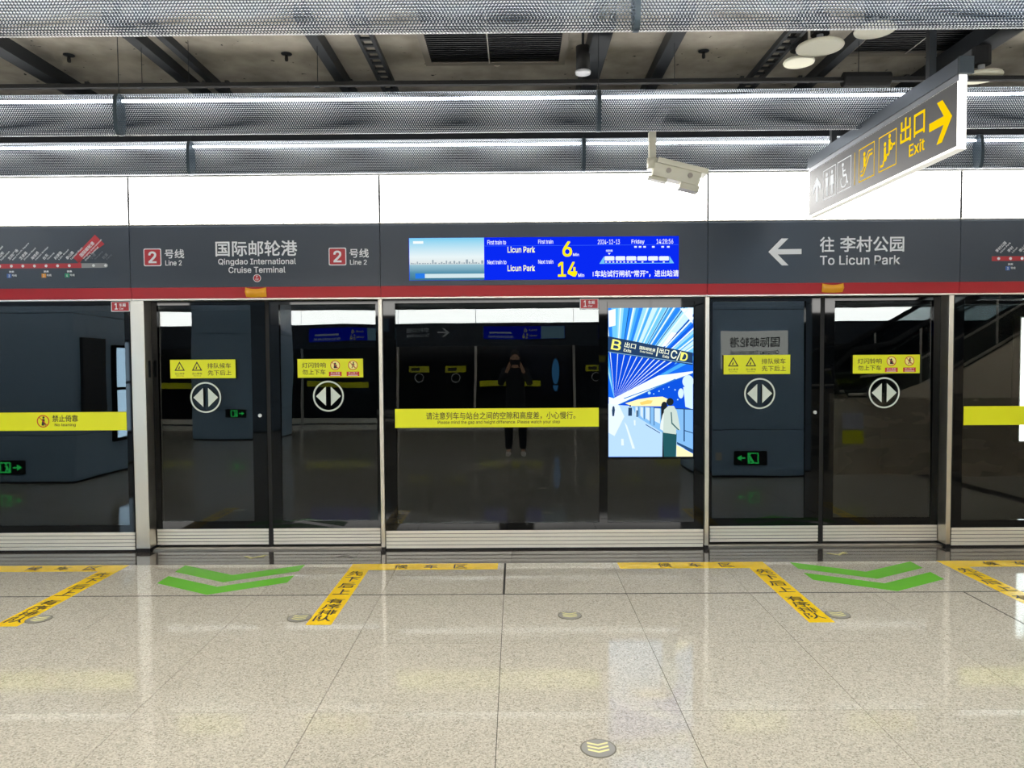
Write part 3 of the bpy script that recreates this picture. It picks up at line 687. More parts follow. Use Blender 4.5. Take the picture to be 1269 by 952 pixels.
while ang < 104:
    st_ = random.uniform(1.4, 4.2); c = pal[k % 7]; k += random.choice((1, 2, 3))
    wed[c].append([V, (V[0] + 2 * math.cos(math.radians(ang)), V[1] + 2 * math.sin(math.radians(ang))), (V[0] + 2 * math.cos(math.radians(ang + st_)), V[1] + 2 * math.sin(math.radians(ang + st_)))]); ang += st_
for c in pal: adp('canopy_strip', c, .0004, wed[c])
adp('canopy_rib', (16, 60, 130), .0007, [[V, (V[0] + 2 * math.cos(math.radians(a)), V[1] + 2 * math.sin(math.radians(a))), (V[0] + 2 * math.cos(math.radians(a + .5)), V[1] + 2 * math.sin(math.radians(a + .5)))] for a in (47, 53, 60, 70, 81)])
adp('white_panel', (240, 248, 255), .0008, [[a_(930, 70), a_(1080, 70), a_(1080, 250)], [a_(85, 95), a_(170, 75), a_(170, 270), a_(90, 290)], [a_(715, 515), a_(760, 515), a_(890, 360), a_(830, 350)]])
# lower ceiling: deep blue with white ribs
adp('deep_blue_ceiling', (12, 72, 212), .0009, [[V, a_(85, 590), a_(85, 500), a_(900, 680), a_(860, 735)]])
adp('ceiling_rib', (225, 242, 255), .0011, [[V, (V[0] + 1.2 * math.cos(math.radians(a)), V[1] + 1.2 * math.sin(math.radians(a))), (V[0] + 1.2 * math.cos(math.radians(a + .9)), V[1] + 1.2 * math.sin(math.radians(a + .9)))] for a in (34, 38, 42, 46, 51, 57, 63, 70, 78, 86, 95)])
adp('white_beam', (232, 244, 255), .0013, [[b_(140, 215), b_(640, -40), b_(1030, -90), b_(1030, -10), b_(830, 0), b_(180, 292), b_(85, 300), b_(85, 200)]])
adp('beam_edge', (60, 130, 200), .0014, [[b_(250, 215), b_(1030, -70), b_(1030, -62), b_(260, 222)], [b_(190, 285), b_(830, -6), b_(835, 4), b_(192, 292)]])
adp('mural_sky', (14, 80, 214), .0014, [[b_(190, 292), b_(830, 4), b_(1030, -70), b_(1030, 345), b_(345, 300)]])
adp('mural_glow', (250, 238, 180), .0016, [[b_(270, 272), b_(420, 225), b_(560, 203), b_(690, 196), b_(755, 225), b_(700, 305), b_(345, 302)]])
adp('mural_glow', (244, 205, 110), .0018, [[b_(430, 262), b_(520, 236), b_(580, 240), b_(560, 275), b_(450, 290)]])
def ell(c, rx_, rz_, n=20): return [(c[0] + rx_ * math.cos(2 * math.pi * i / n), c[1] + rz_ * math.sin(2 * math.pi * i / n)) for i in range(n)]
adp('mural_figure', (205, 232, 252), .0018, [ell(b_(975, 25), .045, .05), [b_(920, 90), b_(1030, 60), b_(1030, 340), b_(945, 310), b_(935, 200)], ell(b_(895, 160), .022, .04)])
adp('mural_star', (170, 220, 255), .0017, [ell(b_(x, y), r, r, 8) for x, y, r in ((540, 155, .012), (650, 135, .006), (590, 165, .005), (760, 90, .005), (700, 110, .004), (830, 120, .006), (860, 230, .006))])
adp('bright_floor', (178, 212, 248), .0020, [[b_(80, 275), b_(200, 292), b_(345, 300), b_(400, 420), b_(850, 700), b_(1030, 870), b_(80, 870)]])
adp('floor_sheen', (222, 236, 255), .0022, [[b_(80, 275), b_(200, 292), b_(260, 420), b_(150, 640), b_(80, 600)], [b_(225, 670), b_(250, 670), b_(255, 745), b_(225, 745)], [b_(260, 480), b_(290, 520), b_(380, 780), b_(350, 780)], [b_(365, 460), b_(385, 460), b_(385, 520), b_(370, 520)]])
adp('platform_screen', (128, 182, 232), .0022, [[b_(345, 300), b_(1030, 345), b_(1030, 800), b_(850, 705), b_(400, 420)]])
adp('screen_pane', (206, 226, 240), .0024, [[b_(x0, y0), b_(x1, y0 + 6), b_(x1, y1 + 30), b_(x0, y1)] for x0, x1, y0, y1 in ((385, 410, 310, 400), (440, 470, 312, 410), (500, 545, 316, 440), (600, 660, 322, 470))])
adp('screen_post', (38, 74, 120), .0026, [[b_(x, y0), b_(x + w_, y0), b_(x + w_, y1), b_(x, y1)] for x, w_, y0, y1 in ((420, 5, 305, 420), (480, 6, 308, 450), (548, 7, 312, 500), (590, 7, 315, 520), (925, 14, 330, 700))] + [[b_(590, 318), b_(1030, 335), b_(1030, 345), b_(590, 326)], [b_(500, 505), b_(660, 600), b_(660, 610), b_(500, 515)], [b_(850, 705), b_(1030, 790), b_(1030, 830), b_(850, 730)], [b_(930, 570), b_(1030, 600), b_(1030, 610), b_(930, 580)]])
adp('yellow_paving', (240, 236, 186), .0027, [[b_(845, 740), b_(1030, 835), b_(1030, 870), b_(845, 870)]])
adp('figure_far', (36, 62, 92), .0028, [ell(b_(138, 330), .010, .020, 10), [b_(120, 340), b_(155, 340), b_(145, 415), b_(125, 415)], ell(b_(326, 300), .007, .008, 10), [b_(305, 320), b_(347, 320), b_(345, 412), b_(303, 412)], [b_(395, 350), b_(412, 350), b_(410, 425), b_(395, 425)]])
adp('figure_woman', (30, 36, 42), .0029, [ell(b_(708, 300), .024, .034), [b_(672, 300), b_(715, 290), b_(715, 420), b_(672, 480)], [b_(690, 590), b_(730, 600), b_(730, 872), b_(685, 872)]])
adp('figure_woman_coat', (222, 232, 230), .0030, [[b_(690, 400), b_(725, 330), b_(730, 600), b_(660, 560), b_(665, 500)]])
adp('figure_man_trousers', (34, 84, 92), .0031, [[b_(690, 595), b_(848, 610), b_(840, 872), b_(705, 872)]])
adp('figure_man_jacket', (196, 212, 204), .0032, [[b_(705, 345), b_(755, 300), b_(815, 300), b_(850, 360), b_(868, 450), b_(888, 572), b_(858, 572), b_(842, 560), b_(842, 620), b_(695, 600)]])
adp('figure_man_seam', (60, 100, 104), .0034, [[b_(780, 370), b_(792, 370), b_(800, 490), b_(880, 572), b_(862, 572), b_(788, 500)]])
adp('figure_man_head', (32, 40, 42), .0033, [ell(b_(773, 254), .0285, .030)])
adp('sign_beam', (36, 62, 98), .0036, [[a_(80, 398), a_(1080, 592), a_(1080, 738), a_(80, 588)]])
adp('sign_beam_edge', (120, 170, 215), .0037, [[a_(80, 578), a_(1080, 716), a_(1080, 724), a_(80, 586)]])
sk = math.atan2(a_(1080, 592)[1] - a_(80, 398)[1], a_(1080, 592)[0] - a_(80, 398)[0])
def adt(g, body, x0, x1, yc0, yc1, bold):
    p, r = a_(x0, yc1), a_(x1, yc0); c = ((p[0] + r[0]) / 2, (p[1] + r[1]) / 2)
    g.text(body, p[0], r[0], p[1], r[1], bold, rot=(c[0], c[1], sk))
g = Gfx(WA, .0040); adt(g, '出口', 275, 410, 475, 540, .015); adt(g, 'Exits', 265, 355, 548, 585, .02); adt(g, '出口', 685, 800, 545, 608, .015); adt(g, 'Exits', 725, 800, 622, 655, .02)
adt(g, '国际邮轮港', 450, 640, 528, 570, .015); adt(g, 'Cruise Terminal', 455, 610, 575, 600, .02); adt(g, '|', 655, 668, 530, 635, .01); adt(g, 'C/', 820, 935, 565, 680, .02); g.build('sign_lettering', glow((240, 246, 220), AP), o)
g = Gfx(WA, .0040); adt(g, 'B', 122, 235, 440, 562, .02); adt(g, 'D', 935, 1020, 590, 690, .02); g.build('sign_lettering', glow((246, 244, 120), AP), o)

# ================================================================== FLOOR MARKINGS
GR_ = 'yellow queue markings on the floor'
def txt_floor(g, ch, cx, cy, w_, h):   # one character read by someone facing the doors
    g.text(ch, cx - w_ / 2, cx + w_ / 2, cy - h / 2, cy + h / 2, .006)
def queue(label, xa, xb, arm0, arm1, bar_txt):
    g = Gfx(ground, .0009)
    if arm0 <= xa + .01: pts = [(arm0, 5.538), (xb, 5.538), (xb, 5.375), (arm1, 5.375), (arm1, 4.27), (arm0, 4.27)]
    else: pts = [(xa, 5.538), (arm1, 5.538), (arm1, 4.27), (arm0, 4.27), (arm0, 5.375), (xa, 5.375)]
    o = g.poly(pts).build('queue_marking', M_FYELLOW, None); tag(o, label, 'floor marking', GR_)
    l = Gfx(ground, .0014)
    for ch, cx in bar_txt: txt_floor(l, ch, cx, 5.458, .10, .10)
    c = (arm0 + arm1) / 2
    for k, ch in enumerate('先下后上有序排队'): txt_floor(l, ch, c, 5.29 - .138 * k if k < 4 else 4.69 - .104 * (k - 4), .108, .108 if k < 4 else .094)
    l.build('lettering', M_INK, o)
queue('yellow queue marking left of centre, bar running right to the black joint', -1.23, -.14, -1.23, -1.08, [('候', -.855), ('车', -.635), ('区', -.415)])
queue('yellow queue marking right of centre, bar running left towards the middle', .75, 1.84, 1.69, 1.84, [('候', 1.09), ('车', 1.315), ('区', 1.545)])
queue('yellow queue marking at the left edge of the photo', -4.0, -2.91, -3.055, -2.91, [('候', -3.58), ('车', -3.365), ('区', -3.145)])
queue('yellow queue marking at the right edge of the photo', 3.135, 4.23, 3.135, 3.28, [('候', 3.49), ('车', 3.71), ('区', 3.94)])
def chev(label, c):
    t = thing('boarding_arrow', label, 'floor marking', (c, 5.2, 0), 'green boarding arrows on the floor')
    for y in (5.525, 5.255):
        Gfx(ground, .0009).poly([(c - .45, y), (c, y - .255), (c + .45, y), (c + .45, y - .17), (c, y - .425), (c - .45, y - .17)]).build('chevron', M_FGREEN, t)
chev('green double chevron on the floor before the station-name door', -2.035)
chev('green double chevron on the floor before the To Licun Park door', 2.485)
M_STUD = mat('floor_stud_rim', (120, 116, 100), .3, metal=.6); M_LUM = mat('luminous_film', (232, 226, 160), .5); M_STUDW = mat('pale_stud_film', (150, 148, 140), .3)
def stud(label, x, y):
    t = thing('floor_stud', label, 'floor stud', (x, y, 0), 'round floor studs with chevrons')
    MB().lathe([(.072, .0002), (.072, .0010), (.070, .0014), (.066, .0014)], (x, y, 0), 32).build('rim', M_STUD, t)
    Gfx(ground, .0018).disc((x, y), .0665, 32).build('disc', M_STUDW, t)
    for k in range(3):
        c = y + .028 - .026 * k
        Gfx(ground, .0023).poly([(x - .042, c + .018), (x, c), (x + .042, c + .018), (x + .042, c + .005), (x, c - .013), (x - .042, c + .005)]).build('chevron', M_LUM, t)
stud('round floor stud in the middle, nearer the doors', .315, 4.41)
stud('large round floor stud nearest the camera', .318, 2.90)
stud('round floor stud right of the arm of the right-hand queue marking', 1.91, 4.40)
stud('round floor stud beside the left-edge queue marking', -2.86, 4.39)
stud('round floor stud left of the arm of the centre-left queue marking', -1.30, 4.39)
for x, n in ((-2.05, 'station-name door'), (2.49, 'To Licun Park door')):
    o = Gfx(ground, .0008).poly([(x - .085, 5.765), (x - .005, 5.70), (x + .095, 5.80), (x + .06, 5.80), (x - .002, 5.735), (x - .06, 5.775)]).poly([(x + .02, 5.735), (x + .085, 5.752), (x + .08, 5.765), (x + .03, 5.752)]).build('threshold_arrow', M_LUM, None)
    tag(o, 'small pale arrow decal on the dark stone before the %s' % n, 'floor marking', 'threshold arrow decals')
o = Gfx(ground, .0008).poly([(-1.44, 5.70), (-1.35, 5.80), (-1.26, 5.72), (-1.30, 5.71), (-1.35, 5.76), (-1.40, 5.70)]).build('threshold_arrow', mat('grey_film', (70, 68, 64), .3), None)
tag(o, 'grey worn arrow decal on the dark stone near the thin left post', 'floor marking', 'threshold arrow decals')

# ================================================================== CEILING FITTINGS
def oval(n=40, hz=.1225, hy=.052, e=.72):
    out = []
    for i in range(n):
        t = 2 * math.pi * i / n + math.pi / 2; c, s_ = math.cos(t), math.sin(t)
        out.append((hy * math.copysign(abs(c) ** e, c), hz * math.copysign(abs(s_) ** e, s_)))
    return out
PROF = oval()
M_TUBE = glow((238, 246, 255), TUBE_POWER)
def skin_mesh_for(L, half, m, cache={}):
    key = (round(L, 3), half)
    if key in cache: return cache[key]
    n = len(PROF); bm = bmesh.new(); uvl = bm.loops.layers.uv.new('metric')
    idx = [i for i in range(n) if (PROF[i][0] + PROF[(i + 1) % n][0] < 0) == (half == 'front')]
    arc = [0.]
    for i in range(n):
        p, r = PROF[i], PROF[(i + 1) % n]; arc.append(arc[-1] + math.hypot(p[0] - r[0], p[1] - r[1]))
    A = [bm.verts.new((-L / 2, p[0], p[1])) for p in PROF]; B = [bm.verts.new((L / 2, p[0], p[1])) for p in PROF]
    for i in idx:
        j = (i + 1) % n; f = bm.faces.new((A[i], A[j], B[j], B[i])); f.smooth = True
        for lp, u, v in zip(f.loops, (-L / 2, -L / 2, L / 2, L / 2), (arc[i], arc[i + 1], arc[i + 1], arc[i])): lp[uvl].uv = (u, v)
    for v in [v for v in bm.verts if not v.link_faces]: bm.verts.remove(v)
    me = bpy.data.meshes.new('perforated_skin'); bm.to_mesh(me); bm.free(); me.materials.append(m); cache[key] = me
    return me
BZ = 3.038
XB = [-5.325, -2.405, .515, 3.435, 6.355]
M_JOINTB = mat('blue_grey_connector', (64, 78, 88), .5, metal=.3)
rowname = {3.19: 'nearest', 4.6: 'middle', 5.6: 'farthest'}
colname = ('far-left bay', 'bay left of the middle', 'bay right of the middle', 'far-right bay')
def baffle(x0, x1, Y, label):
    t = thing('ceiling_baffle', label, 'ceiling baffle', ((x0 + x1) / 2, Y, BZ), 'perforated metal ceiling baffles')
    for half, m_, nm in (('front', M_PERF, 'perforated_front'), ('back', M_PERFB, 'perforated_back')):
        sk_ = link(nm, skin_mesh_for(x1 - x0 - .024, half, m_), t); sk_.matrix_parent_inverse = Matrix()
    tb = MB().tube((x0 + .02, Y, BZ + .083), (x1 - .02, Y, BZ + .083), .0085, 8).build('light_tube', M_TUBE, t)
    b = MB()
    pr = [(Y + p[0] * 1.04, BZ + p[1] * 1.02) for p in PROF]
    b.prism(pr, x1 - .012, x1 + .0118).build('connector', M_JOINTB, t)
    MB().tube((x1, Y, BZ + .124), (x1, Y, 3.9), .0025, 6).build('hanger_rod', M_DARKSTEEL, t)
    return t
for Y in (3.19, 4.6, 5.6):
    for k in range(4):
        baffle(XB[k], XB[k + 1], Y, 'perforated metal baffle, %s row, %s' % (rowname[Y], colname[k]))
# the same ceiling goes on over the rest of the platform
M_RUN = mat('perforated_metal_far', (120, 124, 130), .4, metal=.5)
M_FILL = glow((255, 251, 244), FILL_POWER)
for Y in (1.8, .4, -1.0, -2.4, -3.8, -5.2, -6.4):
    MB().prism([(Y + p[0], BZ + p[1]) for p in PROF[::2]], -14, 14).build('baffle_run', M_RUN, ceiling)
for Y in (2.5, -.3, -3.1, -5.8):  # added strips between the baffles, out of view, to light the scene
    box('fill_strip', M_FILL, ceiling, -13, 13, Y - .04, Y + .04, 3.10, 3.13); box('fill_strip_body', M_DARKSTEEL, ceiling, -13, 13, Y - .045, Y + .045, 3.131, 3.20)

# steel strutting and trays under the slab
def strut(label, x, w_, z0, z1, ladder=False, y0=4.9, y1=6.6):
    t = thing('ceiling_strut', label, 'steel strut', (x, (y0 + y1) / 2, z0), 'steel struts under the ceiling slab')
    if ladder:
        for s_ in (-1, 1): box('rail', M_DARKSTEEL, t, x + s_ * w_ / 2 - .012, x + s_ * w_ / 2 + .012, y0, y1, z0, z1)
        k = y0 + .05
        while k < y1 - .03: box('rung', M_DARKSTEEL, t, x - w_ / 2 + .0125, x + w_ / 2 - .0125, k, k + .03, z0 + .005, z0 + .02); k += .11
    else:
        MB().prism([(x - w_ / 2, z0), (x + w_ / 2, z0), (x + w_ / 2, z0 + .008), (x - w_ / 2 + .01, z0 + .008), (x - w_ / 2 + .01, z1), (x - w_ / 2, z1)], y0, y1, 'y').build('channel', M_DARKSTEEL, t)
        MB().box(x + w_ / 2 - .008, x + w_ / 2, y0, y1, z0 + .0085, z1).build('flange', M_DARKSTEEL, t)
    for y in (y0 + .1, y1 - .2): box('standoff', M_DARKSTEEL, t, x - .015, x + .015, y, y + .04, z1 + .0005, 3.899)
strut('dark steel strut at the far left of the ceiling', -3.62, .12, 3.72, 3.82)
strut('dark steel strut left of the ceiling, beside the left sprinkler', -2.62, .08, 3.74, 3.82)
strut('second strut just right of the left one', -2.43, .05, 3.76, 3.82)
strut('dark steel strut left of the ceiling centre', -1.38, .075, 3.74, 3.84)
strut('slotted cable ladder left of the vent grille', -1.03, .10, 3.76, 3.80, True)
strut('dark wide strut behind the hanging downlight', .60, .13, 3.70, 3.86)
strut('dark steel strut right of the hanging downlight', 1.13, .09, 3.74, 3.84)
strut('slotted cable ladder left of the white ceiling discs', 1.93, .10, 3.74, 3.78, True)
strut('dark steel strut behind the white ceiling discs', 2.42, .07, 3.74, 3.82)
strut('dark strut above the near end of the exit sign', 3.32, .16, 3.70, 3.82)
# trunking running along the platform
zt = at(640, 103, 5.3).z
t = thing('cable_trunking', 'long black cable trunking running along the ceiling', 'trunking', (0, 5.3, zt))
box('duct', M_RUBBER, t, -6.5, 6.5, 5.28, 5.32, zt - .010, zt + .016)
for x in (-4.2, -2.62, -1.38, 1.13, 2.42, 3.9):
    box('bracket', M_DARKSTEEL, t, x - .015, x + .015, 5.275, 5.325, zt - .014, zt - .0105)
    MB().tube((x, 5.33, zt - .01), (x, 5.33, 3.9), .0025, 6).build('hanger', M_DARKSTEEL, t)
MB().tube((2.30, 5.3, zt + .005), (2.62, 5.3, zt + .005), .05, 14).build('coupling', M_RUBBER, t)
# vent grilles
def vent(label, x0, x1, y0, y1, divs):
    t = thing('vent_grille', label, 'vent grille', ((x0 + x1) / 2, (y0 + y1) / 2, 3.86), 'black slatted vent grilles')
    z = 3.862
    fr = MB().box(x0 - .05, x0, y0, y1 + .05, z, 3.899).box(x1, x1 + .05, y0, y1 + .05, z, 3.899).box(x0, x1, y1, y1 + .05, z, 3.899).box(x0, x1, y0 - .04, y0, z, 3.899)
    fr.build('frame', mat('grey_vent_frame', (118, 112, 104), .6), t)
    box('backing', M_RUBBER, t, x0, x1, y0, y1, 3.893, 3.899)
    y = y0 + .01
    while y < y1 - .02:
        MB().prism([(y, z + .002), (y + .022, z + .020), (y + .024, z + .018), (y + .004, z)], x0, x1).build('slat', mat('black_slat', (26, 27, 30), .45), t); y += .036
    for x in divs: box('divider', mat('vent_divider', (150, 148, 142), .5), t, x - .005, x + .005, y0, y1, z - .004, z - .0005)
vent('black slatted vent grille in the middle of the ceiling', -.645, .355, 5.0, 5.98, [-.19])
vent('black slatted vent grille behind the hanging exit sign', 2.60, 3.62, 4.9, 5.86, [3.02])
# sprinklers
for (px, py), n in (((85.5, 70), 'at the left of the ceiling'), ((355, 68.5), 'between the left struts'), ((872, 65), 'left of the white discs')):
    c = fl(px, py, 3.885); x, y = c.x, c.y
    t = thing('sprinkler', 'small dark ceiling sprinkler %s' % n, 'sprinkler', (x, y, 3.86), 'ceiling sprinklers')
    MB().lathe([(.012, .0), (.040, .006), (.042, .010), (.012, .014)], (x, y, 3.885), 20).build('escutcheon', M_DARKSTEEL, t)
    MB().lathe([(.004, .0), (.012, .004), (.014, .02), (.010, .045)], (x, y, 3.838), 12).build('nozzle', M_RUBBER, t)
c = fl(616, 80.5, 3.88)
t = thing('smoke_detector', 'small white round detector below the vent grille', 'detector', (c.x, c.y, 3.88)); MB().lathe([(.022, .0), (.036, .008), (.040, .022)], (c.x, c.y, 3.876), 20).build('body', mat('pinkish_white_plastic', (235, 215, 210), .5), t)
MB().lathe([(.008, .0), (.012, .006)], (c.x, c.y, 3.870), 12).build('sensor', M_CREAM, t)
# hanging downlight
c = at(722.5, 88, 5.42); x, y, z = c.x, c.y, c.z
t = thing('pendant_downlight', 'black cylindrical downlight with a pale rim hanging by the vent grille', 'downlight', (x, y, z))
MB().lathe([(.050, .0), (.050, .17), (.03, .175)], (x, y, z), 24).build('body', M_RUBBER, t, smooth=True)
MB().lathe([(.034, .0), (.054, .0), (.056, .016), (.052, .02)], (x, y, z - .021), 24).build('rim', mat('pale_rim', (200, 200, 205), .3, metal=.3), t, smooth=True)
MB().tube((x, y, z + .174), (x, y, 3.9), .01, 8).build('stem', M_DARKSTEEL, t)
# white discs
def dish(label, px, py, r, Y, tilt=0.):
    c = at(px, py, Y); t = thing('ceiling_disc', label, 'ceiling disc', tuple(c), 'pale ceiling discs')
    d = MB().lathe([(.2 * r, -.006), (.86 * r, -.002), (.97 * r, .0), (r, .010), (.96 * r, .020), (.5 * r, .028)], c, 32).build('dish', M_CREAM, t, smooth=True)
    MB().lathe([(.022, .0), (.022, .06)], (c.x, c.y, c.z + .0285), 10).build('neck', mat('clear_grey_plastic', (150, 152, 155), .3), t)
    MB().lathe([(.06, .0), (.06, .12)], (c.x, c.y, c.z + .089), 14).build('canister', M_RUBBER, t)
    MB().tube((c.x, c.y, c.z + .2085), (c.x, c.y, 3.9), .01, 6).build('stem', M_DARKSTEEL, t)
dish('large cream disc, upper one of the overlapping pair', 1016, 60, .152, 5.05)
dish('smaller cream disc, lower one of the overlapping pair', 990, 78.5, .108, 5.42)
dish('cream disc half hidden by the near baffle, right of the pair', 1084, 39, .125, 4.85)
dish('cream disc right of the near end of the exit sign', 1216, 96.5, .135, 5.35)

# ================================================================== EXIT SIGN
SX, SY0, SY1, SZ0, SZ1 = 2.108, 3.60, 5.40, 2.525, 2.875
es = thing('exit_sign', 'hanging grey exit sign with a yellow arrow and pictograms', 'exit sign', (SX + .02, 4.5, SZ0))
M_SIGN = mat('grey_sign_face', (78, 78, 80), .52, spec=.18, emit=(110, 106, 100), power=.12)
M_EDGE = glow((255, 252, 244), 2.2)
box('light_body', M_EDGE, es, SX + .003, SX + .040, SY0, SY1, SZ0 + .006, SZ1)
box('face', M_SIGN, es, SX, SX + .0025, SY0 + .012, SY1, SZ0 + .016, SZ1 - .03)
box('face', M_SIGN, es, SX + .0405, SX + .043, SY0 + .012, SY1, SZ0 + .016, SZ1 - .03)
M_ALU = mat('sign_aluminium', (120, 122, 128), .5, metal=.6)
box('lower_edge', mat('sign_edge_white', (225, 225, 222), .4, emit=(255, 250, 240), power=.5), es, SX - .002, SX + .045, SY0 + .002, SY1, SZ0, SZ0 + .0055)
box('upper_edge', M_ALU, es, SX - .004, SX + .047, SY0 + .002, SY1, SZ1 - .028, SZ1 - .001)
box('top_bar', mat('sign_top_bar', (92, 98, 106), .35, metal=.5), es, SX - .010, SX + .053, SY0 - .01, SY1 + .01, SZ1 + .0005, SZ1 + .072)
box('end_cap', mat('sign_end_cap', (44, 54, 60), .5), es, SX - .012, SX + .055, SY0 - .03, SY0 - .0105, SZ1 - .006, SZ1 + .074)
box('hanger', M_DARKSTEEL, es, SX + .005, SX + .04, 3.862, 3.898, SZ1 + .0725, 3.9); box('hanger', M_DARKSTEEL, es, SX + .005, SX + .04, 5.032, 5.068, SZ1 + .0725, 3.06)
box('hanger_arm', M_RUBBER, es, SX + .005, SX + .04, 4.66, 5.068, 3.0605, 3.09)
FS = lambda u, v, d: (SX - d, SY1 - u, SZ0 + v)   # u runs from the far end towards the near end
M_SY = glow((250, 205, 10), 1.0); M_SW = glow((238, 240, 240), 1.05)
# sign layout in sign metres (length 1.8, height .35); pixel readings were turned into lengths along the sign
def sy(px, py):  # pixel on the sign's face plane -> (u, v)
    v = _ray(px, py); p = CAM + v * (SX / v.x); return (SY1 - p.y, p.z - SZ0)
def sp(px, py): return sy(990 + px * .22066, 70 + py * .22066)   # from the enlarged view
def SB(x0, y0, x1, y1):
    a, b_2 = sp(x0, y0), sp(x1, y1); return a, b_2
def sbox(c_far, c_near, top_near, bot_near):   # box between two enlarged x positions; heights from the near edge
    u0_, u1_ = sp(c_far, 600)[0], sp(c_near, 600)[0]; return u0_, u1_, sp(c_near, bot_near)[1], sp(c_near, top_near)[1]
g = Gfx(FS, .001)
u0_, u1_, vb_, vt_ = sbox(82, 126, 705, 822); cx_ = (u0_ + u1_) / 2; H_ = vt_ - vb_
def up_arrow(g, cx, cy, h, w_):
    t_ = w_ * .13
    g.rect(cx - t_, cx + t_, cy - h / 2, cy + h / 2 - w_ * .25)
    g.poly([(cx, cy + h / 2), (cx + w_ / 2, cy + h / 2 - w_ * .5), (cx + w_ / 2, cy + h / 2 - w_ * .82), (cx, cy + h / 2 - w_ * .32), (cx - w_ / 2, cy + h / 2 - w_ * .82), (cx - w_ / 2, cy + h / 2 - w_ * .5)])
VC = .172
up_arrow(g, (u0_ + u1_) / 2, VC, .175, (u1_ - u0_))
u0_, u1_ = sp(137, 740)[0], sp(208, 740)[0]; g.frame(u0_, u1_, VC - .1, VC + .1, .006)
for k in (.30, .70):
    cx = u0_ + (u1_ - u0_) * k; g.disc((cx, VC + .062), .014, 14).poly([(cx - .022, VC + .042), (cx + .022, VC + .042), (cx + (.03 if k > .5 else .016), VC - .02), (cx - (.03 if k > .5 else .016), VC - .02)]).rect(cx - .014, cx - .002, VC - .08, VC - .02).rect(cx + .002, cx + .014, VC - .08, VC - .02)
g.rect((u0_ + u1_) / 2 - .002, (u0_ + u1_) / 2 + .002, VC - .085, VC + .08)
u0_, u1_ = sp(217, 700)[0], sp(294, 700)[0]; g.frame(u0_, u1_, VC - .1, VC + .1, .006)
cx = (u0_ + u1_) / 2; g.disc((cx - .02, VC + .066), .013, 14).line([(cx - .02, VC + .05), (cx - .014, VC - .005), (cx + .03, VC - .005), (cx + .045, VC - .06), (cx + .06, VC - .055)], .014).line([(cx - .017, VC + .025), (cx + .02, VC + .025)], .01)
for k in range(10):
    a0, a1 = math.radians(150 + 20 * k), math.radians(170 + 20 * k); g.line([(cx - .005 + .042 * math.cos(a0), VC - .035 + .042 * math.sin(a0)), (cx - .005 + .042 * math.cos(a1), VC - .035 + .042 * math.sin(a1))], .009)
g.build('white_pictograms', M_SW, es)
g = Gfx(FS, .001)
xv = sp(314, 620)[0]; g.rect(xv - .003, xv + .003, VC - .1, VC + .1)
u0_, u1_ = sp(338, 600)[0], sp(425, 580)[0]; g.frame(u0_, u1_, VC - .1, VC + .1, .006); W_ = u1_ - u0_
P = lambda a, b: (u0_ + W_ * a, VC - .1 + .2 * b)
g.line([P(.12, .18), P(.3, .18), P(.68, .68), P(.88, .68)], .012).line([P(.12, .3), P(.24, .3), P(.62, .8), P(.88, .8)], .008).disc(P(.36, .78), .014, 14).line([P(.36, .7), P(.38, .4)], .026)
u0_, u1_ = sp(449, 560)[0], sp(549, 520)[0]; g.frame(u0_, u1_, VC - .1, VC + .1, .006); W_ = u1_ - u0_
g.line([P(.1, .15), P(.28, .15), P(.28, .27), P(.44, .27), P(.44, .39), P(.6, .39), P(.6, .51), P(.76, .51), P(.76, .6), P(.92, .6)], .014).disc(P(.36, .72), .013, 14).line([P(.36, .64), P(.36, .3)], .024).disc(P(.62, .88), .013, 14).line([P(.62, .8), P(.62, .5)], .024).line([P(.62, .72), P(.76, .62)], .01)
u0_, u1_ = sp(571, 440)[0], sp(708, 440)[0]; g.text('出口', u0_, u1_, VC - .012, VC + .125, .012)
u0_, u1_ = sp(620, 540)[0], sp(707, 530)[0]; g.text('Exit', u0_, u1_, VC - .098, VC - .032, .02)
u0_, u1_ = sp(733, 400)[0], sp(862, 340)[0]; W_ = u1_ - u0_; cy = VC - .002; t_ = .021
g.rect(u0_, u1_ - W_ * .2, cy - t_, cy + t_).poly([(u1_, cy), (u0_ + W_ * .58, cy + .103), (u0_ + W_ * .34, cy + .103), (u0_ + W_ * .72, cy), (u0_ + W_ * .34, cy - .103), (u0_ + W_ * .58, cy - .103)])
g.build('yellow_lettering', M_SY, es)

# ================================================================== CCTV CAMERA
YC = 5.15
cc = thing('surveillance_camera', 'ivory surveillance camera on a short drop pole in front of the light panel', 'camera', tuple(at(808, 198, YC)))
p0, p1 = at(807.3, 160, YC), at(808.2, 196, YC)
box('drop_pole', M_CCTV, cc, p1.x - .024, p1.x + .024, YC - .02, YC + .02, p1.z, 3.07, .004)
box('bracket_arm', M_RUBBER, cc, p1.x - .024, p1.x + .024, 4.66, YC + .02, 3.0705, 3.10)
MB().tube((p1.x, YC, p1.z - .001), (p1.x, YC, p1.z - .075), .036, 16).build('swivel', M_CCTV, cc, smooth=True)
a, e = at(811, 203, YC), at(873.5, 218, YC)
ax = (e - a).normalized(); up = Vector((0, 1, 0)).cross(ax) * -1
def cb(l0, l1, h0, h1, dy0, dy1, taper=0.):
    vs = []
    for l, hh in ((l0, (h0, h1)), (l1, (h0 + taper, h1))):
        for h in hh:
            for dy in (dy0, dy1): p = a + ax * l + up * h; vs.append((p.x, YC + dy, p.z))
    return MB().raw(vs, [(0, 1, 3, 2), (4, 6, 7, 5), (0, 4, 5, 1), (2, 3, 7, 6), (0, 2, 6, 4), (1, 5, 7, 3)])
up = up if up.z > 0 else -up
L = (e - a).length
cb(0, L * .90, -.088, -.002, -.05, .05).build('housing', M_CCTV, cc)
